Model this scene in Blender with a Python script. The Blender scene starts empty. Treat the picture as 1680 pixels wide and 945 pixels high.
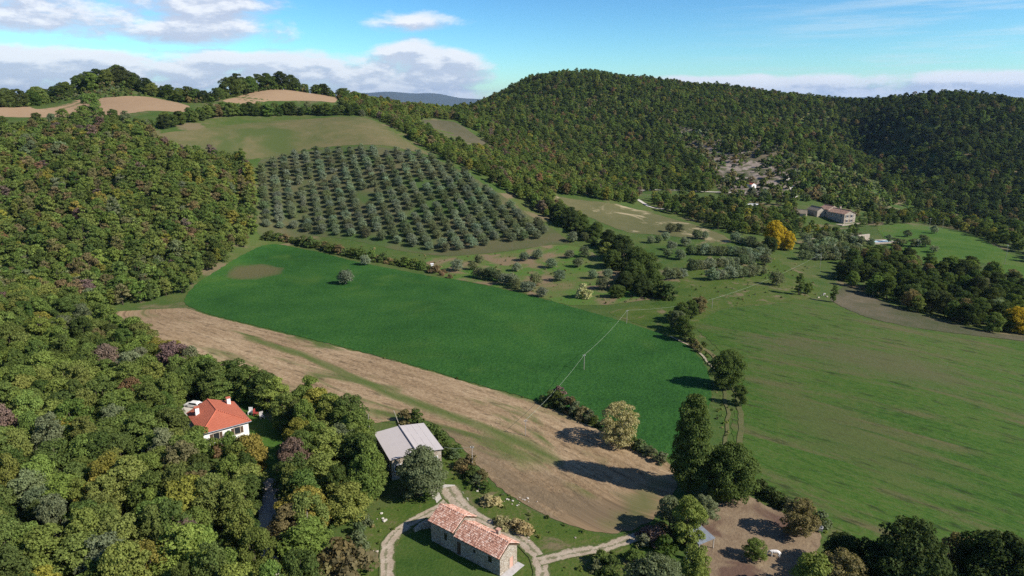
import bpy, bmesh, math, random
import numpy as np
from mathutils import Vector, Matrix, noise
from mathutils.geometry import delaunay_2d_cdt

scn = bpy.context.scene
COL = scn.collection
rnd = random.Random(11)
R = math.radians

# ------------------------------------------------------------------ camera
CAM_H, PITCH, FPX = 70.0, R(15), 1120.0          # drone 70 m above the farmyard, 24 mm lens (photo 1680 px wide)
cam_d = bpy.data.cameras.new('camera'); cam_d.sensor_width = 36; cam_d.lens = 24
cam_d.clip_start = 1; cam_d.clip_end = 60000
cam = bpy.data.objects.new('camera', cam_d); COL.objects.link(cam)
cam.location = (0, 0, CAM_H); cam.rotation_euler = (math.pi / 2 - PITCH, 0, 0)
scn.camera = cam

# ------------------------------------------------------------------ sun, sky, exposure
SUN_AZ, SUN_EL = R(-24), R(37.0)                  # azimuth measured from +X, the sun stands right of and behind the drone
sun_v = Vector((math.cos(SUN_AZ) * math.cos(SUN_EL), math.sin(SUN_AZ) * math.cos(SUN_EL), math.sin(SUN_EL)))
sd = bpy.data.lights.new('sun', 'SUN'); sd.energy = 5.0; sd.angle = R(0.53); sd.color = (1.0, 0.94, 0.85)
so = bpy.data.objects.new('sun', sd); COL.objects.link(so); so.location = sun_v * 300
so.rotation_euler = sun_v.to_track_quat('Z', 'Y').to_euler()
scn.view_settings.view_transform = 'Standard'; scn.view_settings.look = 'None'
scn.cycles.use_denoising = False; scn.cycles.sample_clamp_indirect = 1.5; scn.cycles.sample_clamp_direct = 8.0; scn.cycles.max_bounces = 4; scn.cycles.diffuse_bounces = 2; scn.cycles.glossy_bounces = 2; scn.cycles.transmission_bounces = 2
scn.view_settings.gamma = 1; scn.view_settings.exposure = 0.45

W = bpy.data.worlds.new('World'); scn.world = W; W.use_nodes = True
W.cycles.sampling_method = 'MANUAL'; W.cycles.sample_map_resolution = 512


class NT:
    """small helper to write node trees"""
    def __init__(s, tree):
        s.t = tree; s.n = tree.nodes; s.l = tree.links

    def new(s, typ, **kw):
        n = s.n.new(typ)
        for k, v in kw.items(): setattr(n, k, v)
        return n

    def link(s, a, b): s.l.new(a, b)

    def setin(s, sock, v):
        if isinstance(v, bpy.types.NodeSocket): s.l.new(v, sock)
        elif isinstance(v, (tuple, list)) and sock.type == 'RGBA' and len(v) == 3: sock.default_value = (*v, 1)
        else: sock.default_value = v

    def math(s, op, a, b=None, c=None, clamp=False):
        n = s.new('ShaderNodeMath', operation=op, use_clamp=clamp)
        s.setin(n.inputs[0], a)
        if b is not None: s.setin(n.inputs[1], b)
        if c is not None: s.setin(n.inputs[2], c)
        return n.outputs[0]

    def sstep(s, x, lo, hi):
        n = s.new('ShaderNodeMapRange', interpolation_type='SMOOTHSTEP')
        s.setin(n.inputs[0], x); n.inputs[1].default_value = lo; n.inputs[2].default_value = hi
        return n.outputs[0]

    def maprange(s, x, lo, hi, a, b):
        n = s.new('ShaderNodeMapRange')
        s.setin(n.inputs[0], x)
        for i, v in enumerate((lo, hi, a, b)): n.inputs[i + 1].default_value = v
        return n.outputs[0]

    def noise(s, vec, scale, detail=3, rough=0.55, dist=0.0):
        n = s.new('ShaderNodeTexNoise')
        if vec is not None: s.link(vec, n.inputs['Vector'])
        n.inputs['Scale'].default_value = scale; n.inputs['Detail'].default_value = detail
        n.inputs['Roughness'].default_value = rough; n.inputs['Distortion'].default_value = dist
        return n.outputs[0]

    def mix(s, f, a, b, blend='MIX'):
        n = s.new('ShaderNodeMix', data_type='RGBA', blend_type=blend)
        s.setin(n.inputs[0], f); s.setin(n.inputs[6], a); s.setin(n.inputs[7], b)
        return n.outputs[2]

    def comb(s, x, y, z):
        n = s.new('ShaderNodeCombineXYZ')
        s.setin(n.inputs[0], x); s.setin(n.inputs[1], y); s.setin(n.inputs[2], z)
        return n.outputs[0]


def build_sky():
    t = NT(W.node_tree); t.n.clear()
    out = t.new('ShaderNodeOutputWorld'); bg = t.new('ShaderNodeBackground'); bg.inputs[1].default_value = 0.07
    t.link(bg.outputs[0], out.inputs[0])
    sky = t.new('ShaderNodeTexSky', sky_type='NISHITA'); sky.sun_disc = False
    sky.sun_elevation = SUN_EL; sky.sun_rotation = R(114)
    sky.air_density = 1.0; sky.dust_density = 0.0; sky.ozone_density = 4.5; sky.altitude = 300
    gm = t.new('ShaderNodeGamma'); gm.inputs[1].default_value = 1.7; t.link(sky.outputs[0], gm.inputs[0])   # deep clear blue overhead, pale at the horizon
    base = t.mix(1.0, gm.outputs[0], (0.385, 0.49, 0.455), 'MULTIPLY')
    tc = t.new('ShaderNodeTexCoord'); sep = t.new('ShaderNodeSeparateXYZ'); t.link(tc.outputs['Generated'], sep.inputs[0])
    deg = 180 / math.pi
    az = t.math('MULTIPLY', t.math('ARCTAN2', sep.outputs[0], sep.outputs[1]), deg)
    el = t.math('MULTIPLY', t.math('ARCSINE', sep.outputs[2]), deg)

    def gauss(x, c, w):
        d = t.math('DIVIDE', t.math('SUBTRACT', x, c), w)
        return t.math('EXPONENT', t.math('MULTIPLY', t.math('MULTIPLY', d, d), -1.0))

    def field(de, da):
        e2 = t.math('ADD', el, de); a2 = t.math('ADD', az, da)
        v = t.comb(t.math('MULTIPLY', a2, 0.105), t.math('MULTIPLY', e2, 0.27), 5.2)
        n = t.noise(v, 1.9, 7, 0.60, 0.1)
        left = t.math('SUBTRACT', 1.0, t.sstep(az, -5, 3.5))
        lfar = t.math('SUBTRACT', 1.0, t.sstep(az, -22, -10))
        right = t.sstep(az, 3, 11)
        top = t.math('ADD', 4.2, t.math('MULTIPLY', gauss(az, -7.5, 3.2), 1.2))
        bank = t.math('MULTIPLY', t.math('SUBTRACT', 1.0, t.sstep(t.math('SUBTRACT', e2, top), -1.2, 1.3)), left)
        upper = t.math('MULTIPLY', t.math('MULTIPLY', t.sstep(e2, 1.5, 5.5), t.math('SUBTRACT', 1.0, t.sstep(e2, 9.0, 18.0))), lfar)
        iso = t.math('MULTIPLY', gauss(e2, 6.2, 1.5), gauss(az, -8.0, 9.5))
        band = t.math('MULTIPLY', t.math('SUBTRACT', 1.0, t.sstep(e2, 1.7, 3.0)), right)
        cover = t.math('MAXIMUM', t.math('MAXIMUM', t.math('MULTIPLY', bank, 1.26), t.math('MULTIPLY', upper, 1.13)),
                       t.math('MAXIMUM', t.math('MULTIPLY', iso, 1.0), t.math('MULTIPLY', band, 1.26)))
        return t.math('ADD', n, t.math('MULTIPLY', t.math('SUBTRACT', cover, 1.0), 0.62))
    d0 = field(0.0, 0.0); d1 = field(0.55, 0.5)
    alpha = t.sstep(d0, 0.31, 0.62)
    lit = t.sstep(t.math('SUBTRACT', d0, d1), -0.05, 0.13)
    v2 = t.comb(t.math('MULTIPLY', az, 0.2), t.math('MULTIPLY', el, 0.8), 9.0)
    lit = t.math('ADD', t.math('MULTIPLY', lit, 0.75), t.math('MULTIPLY', t.noise(v2, 1.3, 5, 0.6), 0.4), clamp=True)
    ccol = t.mix(lit, (5.4, 6.2, 8.0), (11.0, 11.2, 11.6))
    # thin high veil towards the right
    v3 = t.comb(t.math('MULTIPLY', az, 0.05), t.math('MULTIPLY', el, 0.7), 1.0)
    veil = t.math('MULTIPLY', t.sstep(t.noise(v3, 2.2, 6, 0.6), 0.42, 0.75), t.math('MULTIPLY', t.sstep(az, 8, 34), 0.55))
    c = t.mix(veil, base, (8.2, 9.6, 10.4))
    c = t.mix(t.math('MULTIPLY', alpha, 0.94), c, ccol)
    t.link(c, bg.inputs[0])


build_sky()

# ------------------------------------------------------------------ terrain height field
CP, SP = math.cos(PITCH), math.sin(PITCH)


def pray(px, py):
    u = (px - 840) / FPX; v = (472.5 - py) / FPX
    return u, CP + v * SP, -SP + v * CP


def at(px, py, Y):                     # point on the view line of a photo pixel at plan distance Y
    dx, dy, dz = pray(px, py); t = Y / dy
    return (dx * t, Y, CAM_H + dz * t)


CTRL = [(-80, 50, 2), (0, 50, 0), (80, 50, -2), (0, 100, 0), (40, 100, 0), (100, 100, -2.5), (180, 90, -6), (-120, 90, 6),
        (-45, 100, 0.5), (-60, 135, 0.6), (-30, 130, 0), (0, 140, 0), (40, 150, 0), (95, 140, -0.5), (150, 150, -3),
        (-100, 140, 3), (-150, 150, 9), (-105, 195, 2), (-165, 215, 11), (-60, 180, 0.5), (120, 200, 0.5), (-20, 200, 1.2),
        (170, 245, -5), (185, 215, -4), (150, 300, -3),
        # out of the picture: the land goes on
        (100, 1400, 55), (520, 1350, 25), (-300, 900, 45), (-100, 980, 30), (-620, 700, 62), (950, 1100, 35), (720, 1350, 15),
        (-900, 300, 70), (-900, 900, 50), (1300, 600, 10), (1200, 200, -10), (900, 100, -10), (-500, 100, 35), (-420, 200, 42),
        (1300, 1400, 20), (-900, 1500, 40), (-420, 420, 55), (300, 60, -8), (-250, 40, 18), (400, 250, -8), (480, 330, -4), (0, 20, 0)]
CTRL += [at(*p) for p in [
    (300, 505, 238), (440, 402, 335), (600, 440, 293), (820, 475, 262), (960, 505, 236), (1100, 490, 243), (1165, 600, 179),
    (430, 375, 352), (560, 395, 340), (700, 412, 331), (760, 416, 327), (900, 398, 340),
    (430, 315, 396), (640, 320, 392), (800, 335, 384), (440, 262, 446), (600, 247, 452), (740, 275, 432), (870, 348, 385),
    (260, 225, 442), (400, 203, 510), (590, 193, 532), (690, 248, 465),
    (0, 240, 400), (120, 240, 402), (200, 300, 345), (100, 400, 284), (0, 480, 232), (150, 515, 226), (0, 350, 312), (300, 400, 305),
    (350, 300, 376), (380, 350, 352),
    (30, 190, 482), (200, 187, 502), (270, 172, 545), (130, 167, 548), (305, 182, 520), (0, 174, 512),
    (180, 141, 585), (60, 166, 575), (0, 166, 566), (250, 152, 596), (340, 163, 606), (460, 147, 645), (400, 157, 606), (545, 165, 606),
    (480, 176, 582), (600, 184, 575), (600, 173, 660), (650, 183, 690), (690, 187, 720), (760, 194, 770),
    (740, 208, 655), (690, 206, 622), (800, 245, 598), (850, 268, 556),  (900, 300, 480), (1000, 325, 436),
    (1050, 346, 422), (930, 328, 424), (1180, 386, 368),
    (860, 238, 655), (1000, 285, 585), (1045, 312, 525), (780, 186, 800),
    (900, 200, 810), (850, 182, 860), (820, 165, 950), (880, 135, 1030), (940, 121, 1060), (1050, 140, 1010), (1150, 160, 985), (1250, 172, 955),
    (1330, 182, 935), (1000, 205, 850), (1100, 250, 705), (1150, 205, 850), (1000, 262, 680), (1200, 270, 645), (1250, 300, 575),
    (1200, 312, 552), (1300, 322, 528), (1300, 290, 585), (1350, 230, 765), (1250, 222, 772),
    (1400, 180, 955), (1450, 170, 935), (1550, 165, 905), (1680, 180, 855),  (1620, 232, 742), (1680, 300, 625),
    (1550, 300, 645), (1450, 275, 800), (1400, 225, 880), (1500, 318, 690), (1330, 250, 700), (1380, 290, 620), (1540, 250, 715), (1480, 205, 830), (1480, 332, 565), (1600, 352, 545), (1680, 382, 480),
    (1372, 368, 424), (1300, 347, 455), (1440, 397, 368), (1500, 377, 398), (1560, 382, 390), (1650, 428, 322), (1690, 445, 305),
    (1300, 482, 252), (1400, 502, 238)]]
CTRL = np.array(CTRL, float)


def tps_fit(C, S=300.0):
    P = C[:, :2] / S; n = len(P)
    d2 = ((P[:, None] - P[None]) ** 2).sum(-1)
    K = 0.5 * d2 * np.log(d2 + 1e-12) + 2e-4 * np.eye(n)
    A = np.zeros((n + 3, n + 3)); A[:n, :n] = K; A[:n, n] = 1; A[:n, n + 1:] = P; A[n, :n] = 1; A[n + 1:, :n] = P.T
    return np.linalg.solve(A, np.concatenate([C[:, 2], np.zeros(3)])), P, S


_w, _P, _S = tps_fit(CTRL)


def tps(x, y):
    q = np.stack([x.ravel(), y.ravel()], 1) / _S
    out = np.empty(len(q)); n = len(_P)
    for i in range(0, len(q), 40000):
        b = q[i:i + 40000]
        d2 = ((b[:, None] - _P[None]) ** 2).sum(-1)
        out[i:i + 40000] = (0.5 * d2 * np.log(d2 + 1e-12)) @ _w[:n] + _w[n] + b @ _w[n + 1:]
    return out.reshape(x.shape)


LX0, LX1, LY0, LY1, LS = -900.0, 1200.0, -40.0, 1500.0, 4.0
_gx = np.arange(LX0, LX1 + LS, LS); _gy = np.arange(LY0, LY1 + LS, LS)
_XX, _YY = np.meshgrid(_gx, _gy)
LUT = tps(_XX, _YY)
# small natural unevenness, a little stronger up the hills
_far = np.clip((_YY - 280) / 500, 0, 1)
LUT += (np.sin(_XX / 23 + 1.3 * np.sin(_YY / 31)) * np.cos(_YY / 19 + _XX / 47)) * (0.12 + 2.2 * _far)
LUT += (np.sin(_XX / 61 + 2 + np.sin(_YY / 83)) * np.cos(_YY / 57)) * (0.15 + 4.0 * _far)


def zlut(x, y):
    x = np.asarray(x, float); y = np.asarray(y, float)
    fx = np.clip((x - LX0) / LS, 0, len(_gx) - 1.001); fy = np.clip((y - LY0) / LS, 0, len(_gy) - 1.001)
    i = fx.astype(int); j = fy.astype(int); a = fx - i; b = fy - j
    # smooth weights between the samples
    return (LUT[j, i] * (1 - a) * (1 - b) + LUT[j, i + 1] * a * (1 - b) + LUT[j + 1, i] * (1 - a) * b + LUT[j + 1, i + 1] * a * b)


def ground(x, y):
    x = np.asarray(x, float); y = np.asarray(y, float)
    z = zlut(x, y)
    ox = np.maximum(np.maximum(LX0 - x, x - LX1), 0); oy = np.maximum(np.maximum(LY0 - y, y - LY1), 0)
    f = np.clip(np.hypot(ox, oy) / 900.0, 0, 1); f = f * f * (3 - 2 * f)
    far = -15 + 12 * np.sin(x / 700.0) * np.cos(y / 900.0)
    return z * (1 - f) + far * f


def gz(x, y): return float(ground(x, y))


_T = np.concatenate([np.arange(60, 700, 0.5), np.arange(700, 1600, 1.5)])


def hit(px, py, lift=0.0):
    """the point of the terrain that a photo pixel looks at"""
    dx, dy, dz = pray(px, py)
    X, Y, Z = dx * _T, dy * _T, CAM_H + dz * _T
    h = Z - lift - ground(X, Y)
    k = np.nonzero(h < 0)[0]
    if len(k) == 0: k = [int(np.argmin(h))]
    k = max(int(k[0]), 1)
    h0, h1 = h[k - 1], h[k]
    f = h0 / (h0 - h1) if h0 > 0 > h1 else 0
    t = _T[k - 1] + f * (_T[k] - _T[k - 1])
    return (dx * t, dy * t)


def to_px(x, y, z):
    x = np.asarray(x, float); y = np.asarray(y, float); dz = np.asarray(z, float) - CAM_H
    d = y * CP - dz * SP; v = y * SP + dz * CP
    return 840 + FPX * x / d, 472.5 - FPX * v / d, d


def inside(poly, x, y):
    x = np.asarray(x, float); y = np.asarray(y, float)
    r = np.zeros(x.shape, bool); n = len(poly)
    for i in range(n):
        x0, y0 = poly[i]; x1, y1 = poly[(i + 1) % n]
        if y0 == y1: continue
        c = ((y0 > y) != (y1 > y)) & (x < (x1 - x0) * (y - y0) / (y1 - y0) + x0)
        r ^= c
    return r


# ------------------------------------------------------------------ materials
MATS = {}


def mat(name):
    m = bpy.data.materials.new(name); m.use_nodes = True; m.node_tree.nodes.clear(); MATS[name] = m
    return m, NT(m.node_tree)


def finish(t, col, rough=0.9, bump=None, bump_d=0.1, spec=0.15, metal=0.0):
    o = t.new('ShaderNodeOutputMaterial'); b = t.new('ShaderNodeBsdfPrincipled')
    t.setin(b.inputs['Base Color'], col); t.setin(b.inputs['Roughness'], rough)
    b.inputs['Specular IOR Level'].default_value = spec; b.inputs['Metallic'].default_value = metal
    if bump is not None:
        bn = t.new('ShaderNodeBump'); bn.inputs['Distance'].default_value = bump_d; bn.inputs['Strength'].default_value = 1.0
        t.link(bump, bn.inputs['Height']); t.link(bn.outputs[0], b.inputs['Normal'])
    t.link(b.outputs[0], o.inputs[0])


def ramp(t, f, stops):
    n = t.new('ShaderNodeValToRGB'); t.setin(n.inputs[0], f); e = n.color_ramp.elements
    while len(e) < len(stops): e.new(0.5)
    for i, (p, c) in enumerate(stops): e[i].position = p; e[i].color = (*c, 1)
    return n.outputs[0]


def ground_mat(name, cols, big=0.02, mid=0.16, fine=1.6, bump_d=0.15, stripe=None, patch=None, stretch=None, wb=1.0, contrast=1.0, wf=0.8, fst=None, shade_dash=None):
    """soil and grass: three scales of mottling, optional rows that follow the field, optional patches of another colour"""
    m, t = mat(name)
    tc = t.new('ShaderNodeTexCoord'); vec = tc.outputs['Object']; uv = tc.outputs['UV']
    mv = vec
    if stretch:
        mp = t.new('ShaderNodeMapping'); t.link(uv, mp.inputs[0]); mp.inputs['Scale'].default_value = (*stretch, 1); mv = mp.outputs[0]
    nb = t.noise(vec, big, 2, 0.6, 0.4); nm = t.noise(mv, mid, 4, 0.7); fv = vec
    if fst:
        mp2 = t.new('ShaderNodeMapping'); t.link(uv, mp2.inputs[0]); mp2.inputs['Scale'].default_value = (*fst, 1); fv = mp2.outputs[0]
    nf = t.noise(fv, fine, 3, 0.75)
    f = t.math('ADD', t.math('ADD', t.math('MULTIPLY', nb, 0.9 * wb), t.math('MULTIPLY', nm, 0.75)), t.math('MULTIPLY', nf, wf))
    mid_ = 0.45 * wb + 0.375 + wf / 2
    f = t.maprange(f, mid_ - 0.40 / contrast, mid_ + 0.40 / contrast, 0, 1)
    h = nf
    if stripe:
        sc, amt = stripe
        sep = t.new('ShaderNodeSeparateXYZ'); t.link(uv, sep.inputs[0])
        w = t.math('ADD', t.math('MULTIPLY', sep.outputs[1], sc), t.math('MULTIPLY', nm, 1.6))
        s1 = t.math('SINE', w); s2 = t.math('SINE', t.math('MULTIPLY', w, 0.23))
        s = t.math('ADD', t.math('MULTIPLY', s1, 0.6), t.math('MULTIPLY', s2, 0.5))
        f = t.math('ADD', f, t.math('MULTIPLY', s, amt)); h = t.math('ADD', h, t.math('MULTIPLY', s1, amt * 1.5))
    n = len(cols)
    c = ramp(t, f, [(i / (n - 1), cc) for i, cc in enumerate(cols)])
    if patch:
        pc, sc, lo, hi = patch
        c = t.mix(t.sstep(t.math('ADD', t.noise(mv if stretch else vec, sc, 3, 0.62, 0.5), t.math('MULTIPLY', nf, 0.12)), lo, hi), c, pc)
    if shade_dash:  # dark dashes painted in as the tiny shadows of clods and grass
        dc, dsc, lo, hi, am = shade_dash
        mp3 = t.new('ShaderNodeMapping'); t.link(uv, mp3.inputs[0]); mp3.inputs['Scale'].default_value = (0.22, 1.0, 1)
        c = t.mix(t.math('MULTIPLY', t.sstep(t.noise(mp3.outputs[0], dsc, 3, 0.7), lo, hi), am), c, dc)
    at_ = t.new('ShaderNodeAttribute', attribute_name='soil')
    aw = t.new('ShaderNodeAttribute', attribute_name='soil_w').outputs['Fac']
    c = t.mix(t.math('MULTIPLY', aw, t.sstep(t.math('ADD', aw, t.math('MULTIPLY', t.math('SUBTRACT', nm, 0.5), 1.6)), 0.25, 0.6)), c, at_.outputs['Color'])
    finish(t, c, 0.95, h, bump_d, 0.08)
    return m


GRASS = [(0.030, 0.062, 0.014), (0.052, 0.094, 0.020), (0.085, 0.108, 0.030), (0.13, 0.12, 0.052)]
ground_mat('rough_grass', GRASS, patch=((0.17, 0.135, 0.075), 0.045, 0.60, 0.74))
ground_mat('wheat', [(0.014, 0.050, 0.010), (0.022, 0.076, 0.014), (0.033, 0.098, 0.018), (0.052, 0.122, 0.022)], big=0.013, mid=0.07, fine=1.1,
           bump_d=0.35, wf=1.1, stripe=(0.9, 0.02), patch=((0.055, 0.112, 0.02), 0.022, 0.60, 0.78), contrast=1.1)
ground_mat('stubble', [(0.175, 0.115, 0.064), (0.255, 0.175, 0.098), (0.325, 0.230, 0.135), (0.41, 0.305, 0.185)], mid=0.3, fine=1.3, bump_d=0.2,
           stripe=(2.1, 0.10), patch=((0.085, 0.115, 0.03), 0.10, 0.58, 0.72), stretch=(0.22, 1.0), contrast=1.2, wf=1.2, fst=(0.55, 1.0), shade_dash=((0.10, 0.072, 0.042), 0.8, 0.52, 0.68, 0.7))
ground_mat('tan_soil', [(0.25, 0.165, 0.095), (0.31, 0.21, 0.125), (0.36, 0.26, 0.16)], big=0.01, bump_d=0.1, contrast=0.7)
ground_mat('dry_grass', [(0.065, 0.085, 0.028), (0.105, 0.108, 0.042), (0.145, 0.125, 0.058), (0.19, 0.15, 0.08)], big=0.018, mid=0.12,
           patch=((0.075, 0.098, 0.03), 0.02, 0.57, 0.74))
ground_mat('grove_soil', [(0.050, 0.075, 0.026), (0.078, 0.090, 0.036), (0.105, 0.098, 0.048), (0.145, 0.118, 0.066)], big=0.02, mid=0.12,
           patch=((0.055, 0.095, 0.025), 0.018, 0.57, 0.72))
ground_mat('grove_green', [(0.045, 0.10, 0.018), (0.065, 0.14, 0.022), (0.11, 0.125, 0.04), (0.20, 0.15, 0.08)], big=0.03, mid=0.1,
           patch=((0.19, 0.14, 0.08), 0.05, 0.54, 0.68))
ground_mat('fallow', [(0.062, 0.066, 0.032), (0.095, 0.088, 0.05), (0.135, 0.112, 0.07)], big=0.02, mid=0.15)
ground_mat('fallow_green', [(0.045, 0.062, 0.022), (0.075, 0.078, 0.038), (0.11, 0.095, 0.058), (0.15, 0.125, 0.08)], big=0.03, mid=0.12, contrast=1.3)
ground_mat('pasture', [(0.085, 0.092, 0.035), (0.12, 0.115, 0.05), (0.165, 0.145, 0.07)], big=0.02, patch=((0.33, 0.27, 0.16), 0.045, 0.60, 0.70))
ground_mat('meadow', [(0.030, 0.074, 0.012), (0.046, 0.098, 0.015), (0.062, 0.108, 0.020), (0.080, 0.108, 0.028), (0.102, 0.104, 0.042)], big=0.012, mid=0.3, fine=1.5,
           bump_d=0.25, stretch=(0.16, 1.0), stripe=(0.5, 0.03), contrast=1.25, wf=1.3, fst=(0.4, 1.0), patch=((0.105, 0.10, 0.042), 0.13, 0.60, 0.76), shade_dash=((0.022, 0.034, 0.012), 0.55, 0.52, 0.70, 0.75))
ground_mat('bright_grass', [(0.036, 0.085, 0.014), (0.054, 0.115, 0.018), (0.078, 0.130, 0.024), (0.12, 0.125, 0.045)], big=0.03, mid=0.2, contrast=1.2)
ground_mat('lawn', [(0.026, 0.06, 0.012), (0.042, 0.083, 0.015), (0.060, 0.098, 0.02), (0.095, 0.10, 0.035)], big=0.05, mid=0.25, fine=2.0)
ground_mat('fresh_grass', [(0.034, 0.070, 0.012), (0.054, 0.094, 0.016), (0.078, 0.108, 0.022), (0.125, 0.115, 0.048)], big=0.03, mid=0.2, contrast=1.3, patch=((0.16, 0.13, 0.07), 0.12, 0.62, 0.76))
ground_mat('stony', [(0.07, 0.072, 0.035), (0.115, 0.098, 0.06), (0.18, 0.145, 0.105)], big=0.04, mid=0.12, fine=0.8, bump_d=0.4)
ground_mat('paddock_dirt', [(0.125, 0.083, 0.054), (0.18, 0.128, 0.082), (0.235, 0.175, 0.112), (0.30, 0.235, 0.15)], big=0.05, mid=0.3,
           patch=((0.12, 0.075, 0.055), 0.09, 0.56, 0.68))
ground_mat('white_gravel', [(0.34, 0.30, 0.25), (0.48, 0.44, 0.38), (0.6, 0.56, 0.5)], big=0.08, mid=0.5, fine=3.0, bump_d=0.05)
ground_mat('pale_rock', [(0.15, 0.12, 0.09), (0.235, 0.19, 0.155), (0.36, 0.305, 0.26)], big=0.05, mid=0.2, fine=0.8, bump_d=0.5,
           patch=((0.08, 0.085, 0.04), 0.07, 0.54, 0.66))
ground_mat('forest_floor', [(0.03, 0.04, 0.013), (0.055, 0.06, 0.022), (0.085, 0.075, 0.035)], big=0.03, mid=0.12)


def track_mat():
    m, t = mat('track_gravel')
    tc = t.new('ShaderNodeTexCoord'); vec = tc.outputs['Object']; sep = t.new('ShaderNodeSeparateXYZ'); t.link(tc.outputs['UV'], sep.inputs[0])
    n1 = t.noise(vec, 0.5, 4, 0.7); n2 = t.noise(vec, 2.2, 3, 0.7)
    c = ramp(t, t.math('ADD', t.math('MULTIPLY', n1, 0.5), t.math('MULTIPLY', n2, 0.5)), [(0.3, (0.25, 0.19, 0.13)), (0.5, (0.37, 0.30, 0.22)), (0.7, (0.48, 0.41, 0.32))])
    g = ramp(t, n2, [(0.3, (0.05, 0.085, 0.02)), (0.6, (0.09, 0.11, 0.035)), (0.8, (0.16, 0.14, 0.07))])
    d = t.math('ABSOLUTE', t.math('SUBTRACT', sep.outputs[1], 0.5))
    dn = t.math('ADD', d, t.math('MULTIPLY', t.math('SUBTRACT', t.math('ADD', n1, t.math('MULTIPLY', n2, 0.6)), 0.8), 0.55))
    edge = t.sstep(dn, 0.33, 0.43); mid_ = t.math('MULTIPLY', t.math('SUBTRACT', 1.0, t.sstep(dn, 0.02, 0.10)), 0.6)
    finish(t, t.mix(t.math('MAXIMUM', edge, mid_), c, g), 0.95, n2, 0.08, 0.08)


track_mat()


def foliage_mat(name, base=None, vary=0.55, trans=0.38):
    m, t = mat(name)
    if base is None:
        a = t.new('ShaderNodeAttribute', attribute_type='INSTANCER', attribute_name='tint'); c = a.outputs['Color']
    else:
        c = t.mix(0.0, base, base)
    g = t.new('ShaderNodeNewGeometry')
    r = g.outputs['Random Per Island']
    k = t.maprange(r, 0, 1, 1 - vary * 0.5, 1 + vary * 0.5)
    c = t.mix(1.0, c, t.comb(k, k, k), 'MULTIPLY')
    # a few leaves turn yellow or brown
    c = t.mix(t.math('MULTIPLY', t.sstep(r, 0.85, 1.0), 0.22), c, (0.16, 0.13, 0.04))
    o = t.new('ShaderNodeOutputMaterial'); d = t.new('ShaderNodeBsdfDiffuse'); tr = t.new('ShaderNodeBsdfTranslucent'); mx = t.new('ShaderNodeMixShader')
    t.link(c, d.inputs[0]); t.link(t.mix(1.0, c, (1.15, 1.2, 0.6), 'MULTIPLY'), tr.inputs[0]); mx.inputs[0].default_value = trans
    t.link(d.outputs[0], mx.inputs[1]); t.link(tr.outputs[0], mx.inputs[2]); t.link(mx.outputs[0], o.inputs[0])
    return m


foliage_mat('leaves')
foliage_mat('weeds', vary=0.7, trans=0.2)


def plain_mat(name, col, col2=None, scale=3.0, rough=0.85, bump_d=0.02, spec=0.2, metal=0.0):
    m, t = mat(name)
    tc = t.new('ShaderNodeTexCoord'); n = t.noise(tc.outputs['Object'], scale, 5, 0.65)
    n2 = t.noise(tc.outputs['Object'], scale * 0.15, 3)
    c2 = col2 or tuple(x * 0.6 for x in col)
    f = t.sstep(t.math('ADD', t.math('MULTIPLY', n, 0.6), t.math('MULTIPLY', n2, 0.4)), 0.36, 0.64)
    finish(t, t.mix(f, c2, col), rough, n, bump_d, spec, metal)
    return m


plain_mat('bark', (0.12, 0.095, 0.07), scale=6)
plain_mat('olive_bark', (0.16, 0.145, 0.12), scale=8)
plain_mat('plaster_white', (0.82, 0.80, 0.76), (0.74, 0.71, 0.66), 2.0)
plain_mat('concrete', (0.50, 0.47, 0.45), (0.38, 0.36, 0.34), 1.5)
plain_mat('pale_stone', (0.46, 0.39, 0.31), (0.30, 0.25, 0.19), 4)
plain_mat('timber', (0.12, 0.075, 0.045), scale=9)
plain_mat('pole_wood', (0.40, 0.36, 0.31), (0.28, 0.25, 0.21), 7)
plain_mat('dark_opening', (0.012, 0.011, 0.012), rough=0.4, spec=0.5)
plain_mat('window_glass', (0.03, 0.035, 0.04), rough=0.08, spec=0.5)
plain_mat('white_paint', (0.80, 0.79, 0.77), (0.70, 0.68, 0.66), 5)
plain_mat('grey_metal', (0.22, 0.25, 0.28), (0.16, 0.17, 0.19), 2, rough=0.45, spec=0.4)
plain_mat('orange_clay', (0.56, 0.17, 0.07), (0.42, 0.12, 0.05), 6)
plain_mat('brick_pale', (0.55, 0.33, 0.25), (0.46, 0.27, 0.2), 4)
plain_mat('chalk', (0.62, 0.57, 0.5), (0.4, 0.36, 0.3), 3)
plain_mat('cable', (0.30, 0.34, 0.26), (0.27, 0.31, 0.23), 1)
plain_mat('thatch', (0.30, 0.25, 0.18), (0.2, 0.16, 0.11), 5)
plain_mat('horse_white', (0.80, 0.77, 0.73), (0.72, 0.68, 0.63), 6)
plain_mat('horse_grey', (0.35, 0.31, 0.29), (0.27, 0.24, 0.22), 6)
plain_mat('red_paint', (0.35, 0.06, 0.05), scale=4)
plain_mat('pool_liner', (0.45, 0.62, 0.68), (0.40, 0.58, 0.66), 1)
plain_mat('rubber', (0.02, 0.02, 0.022), scale=4)


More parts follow.
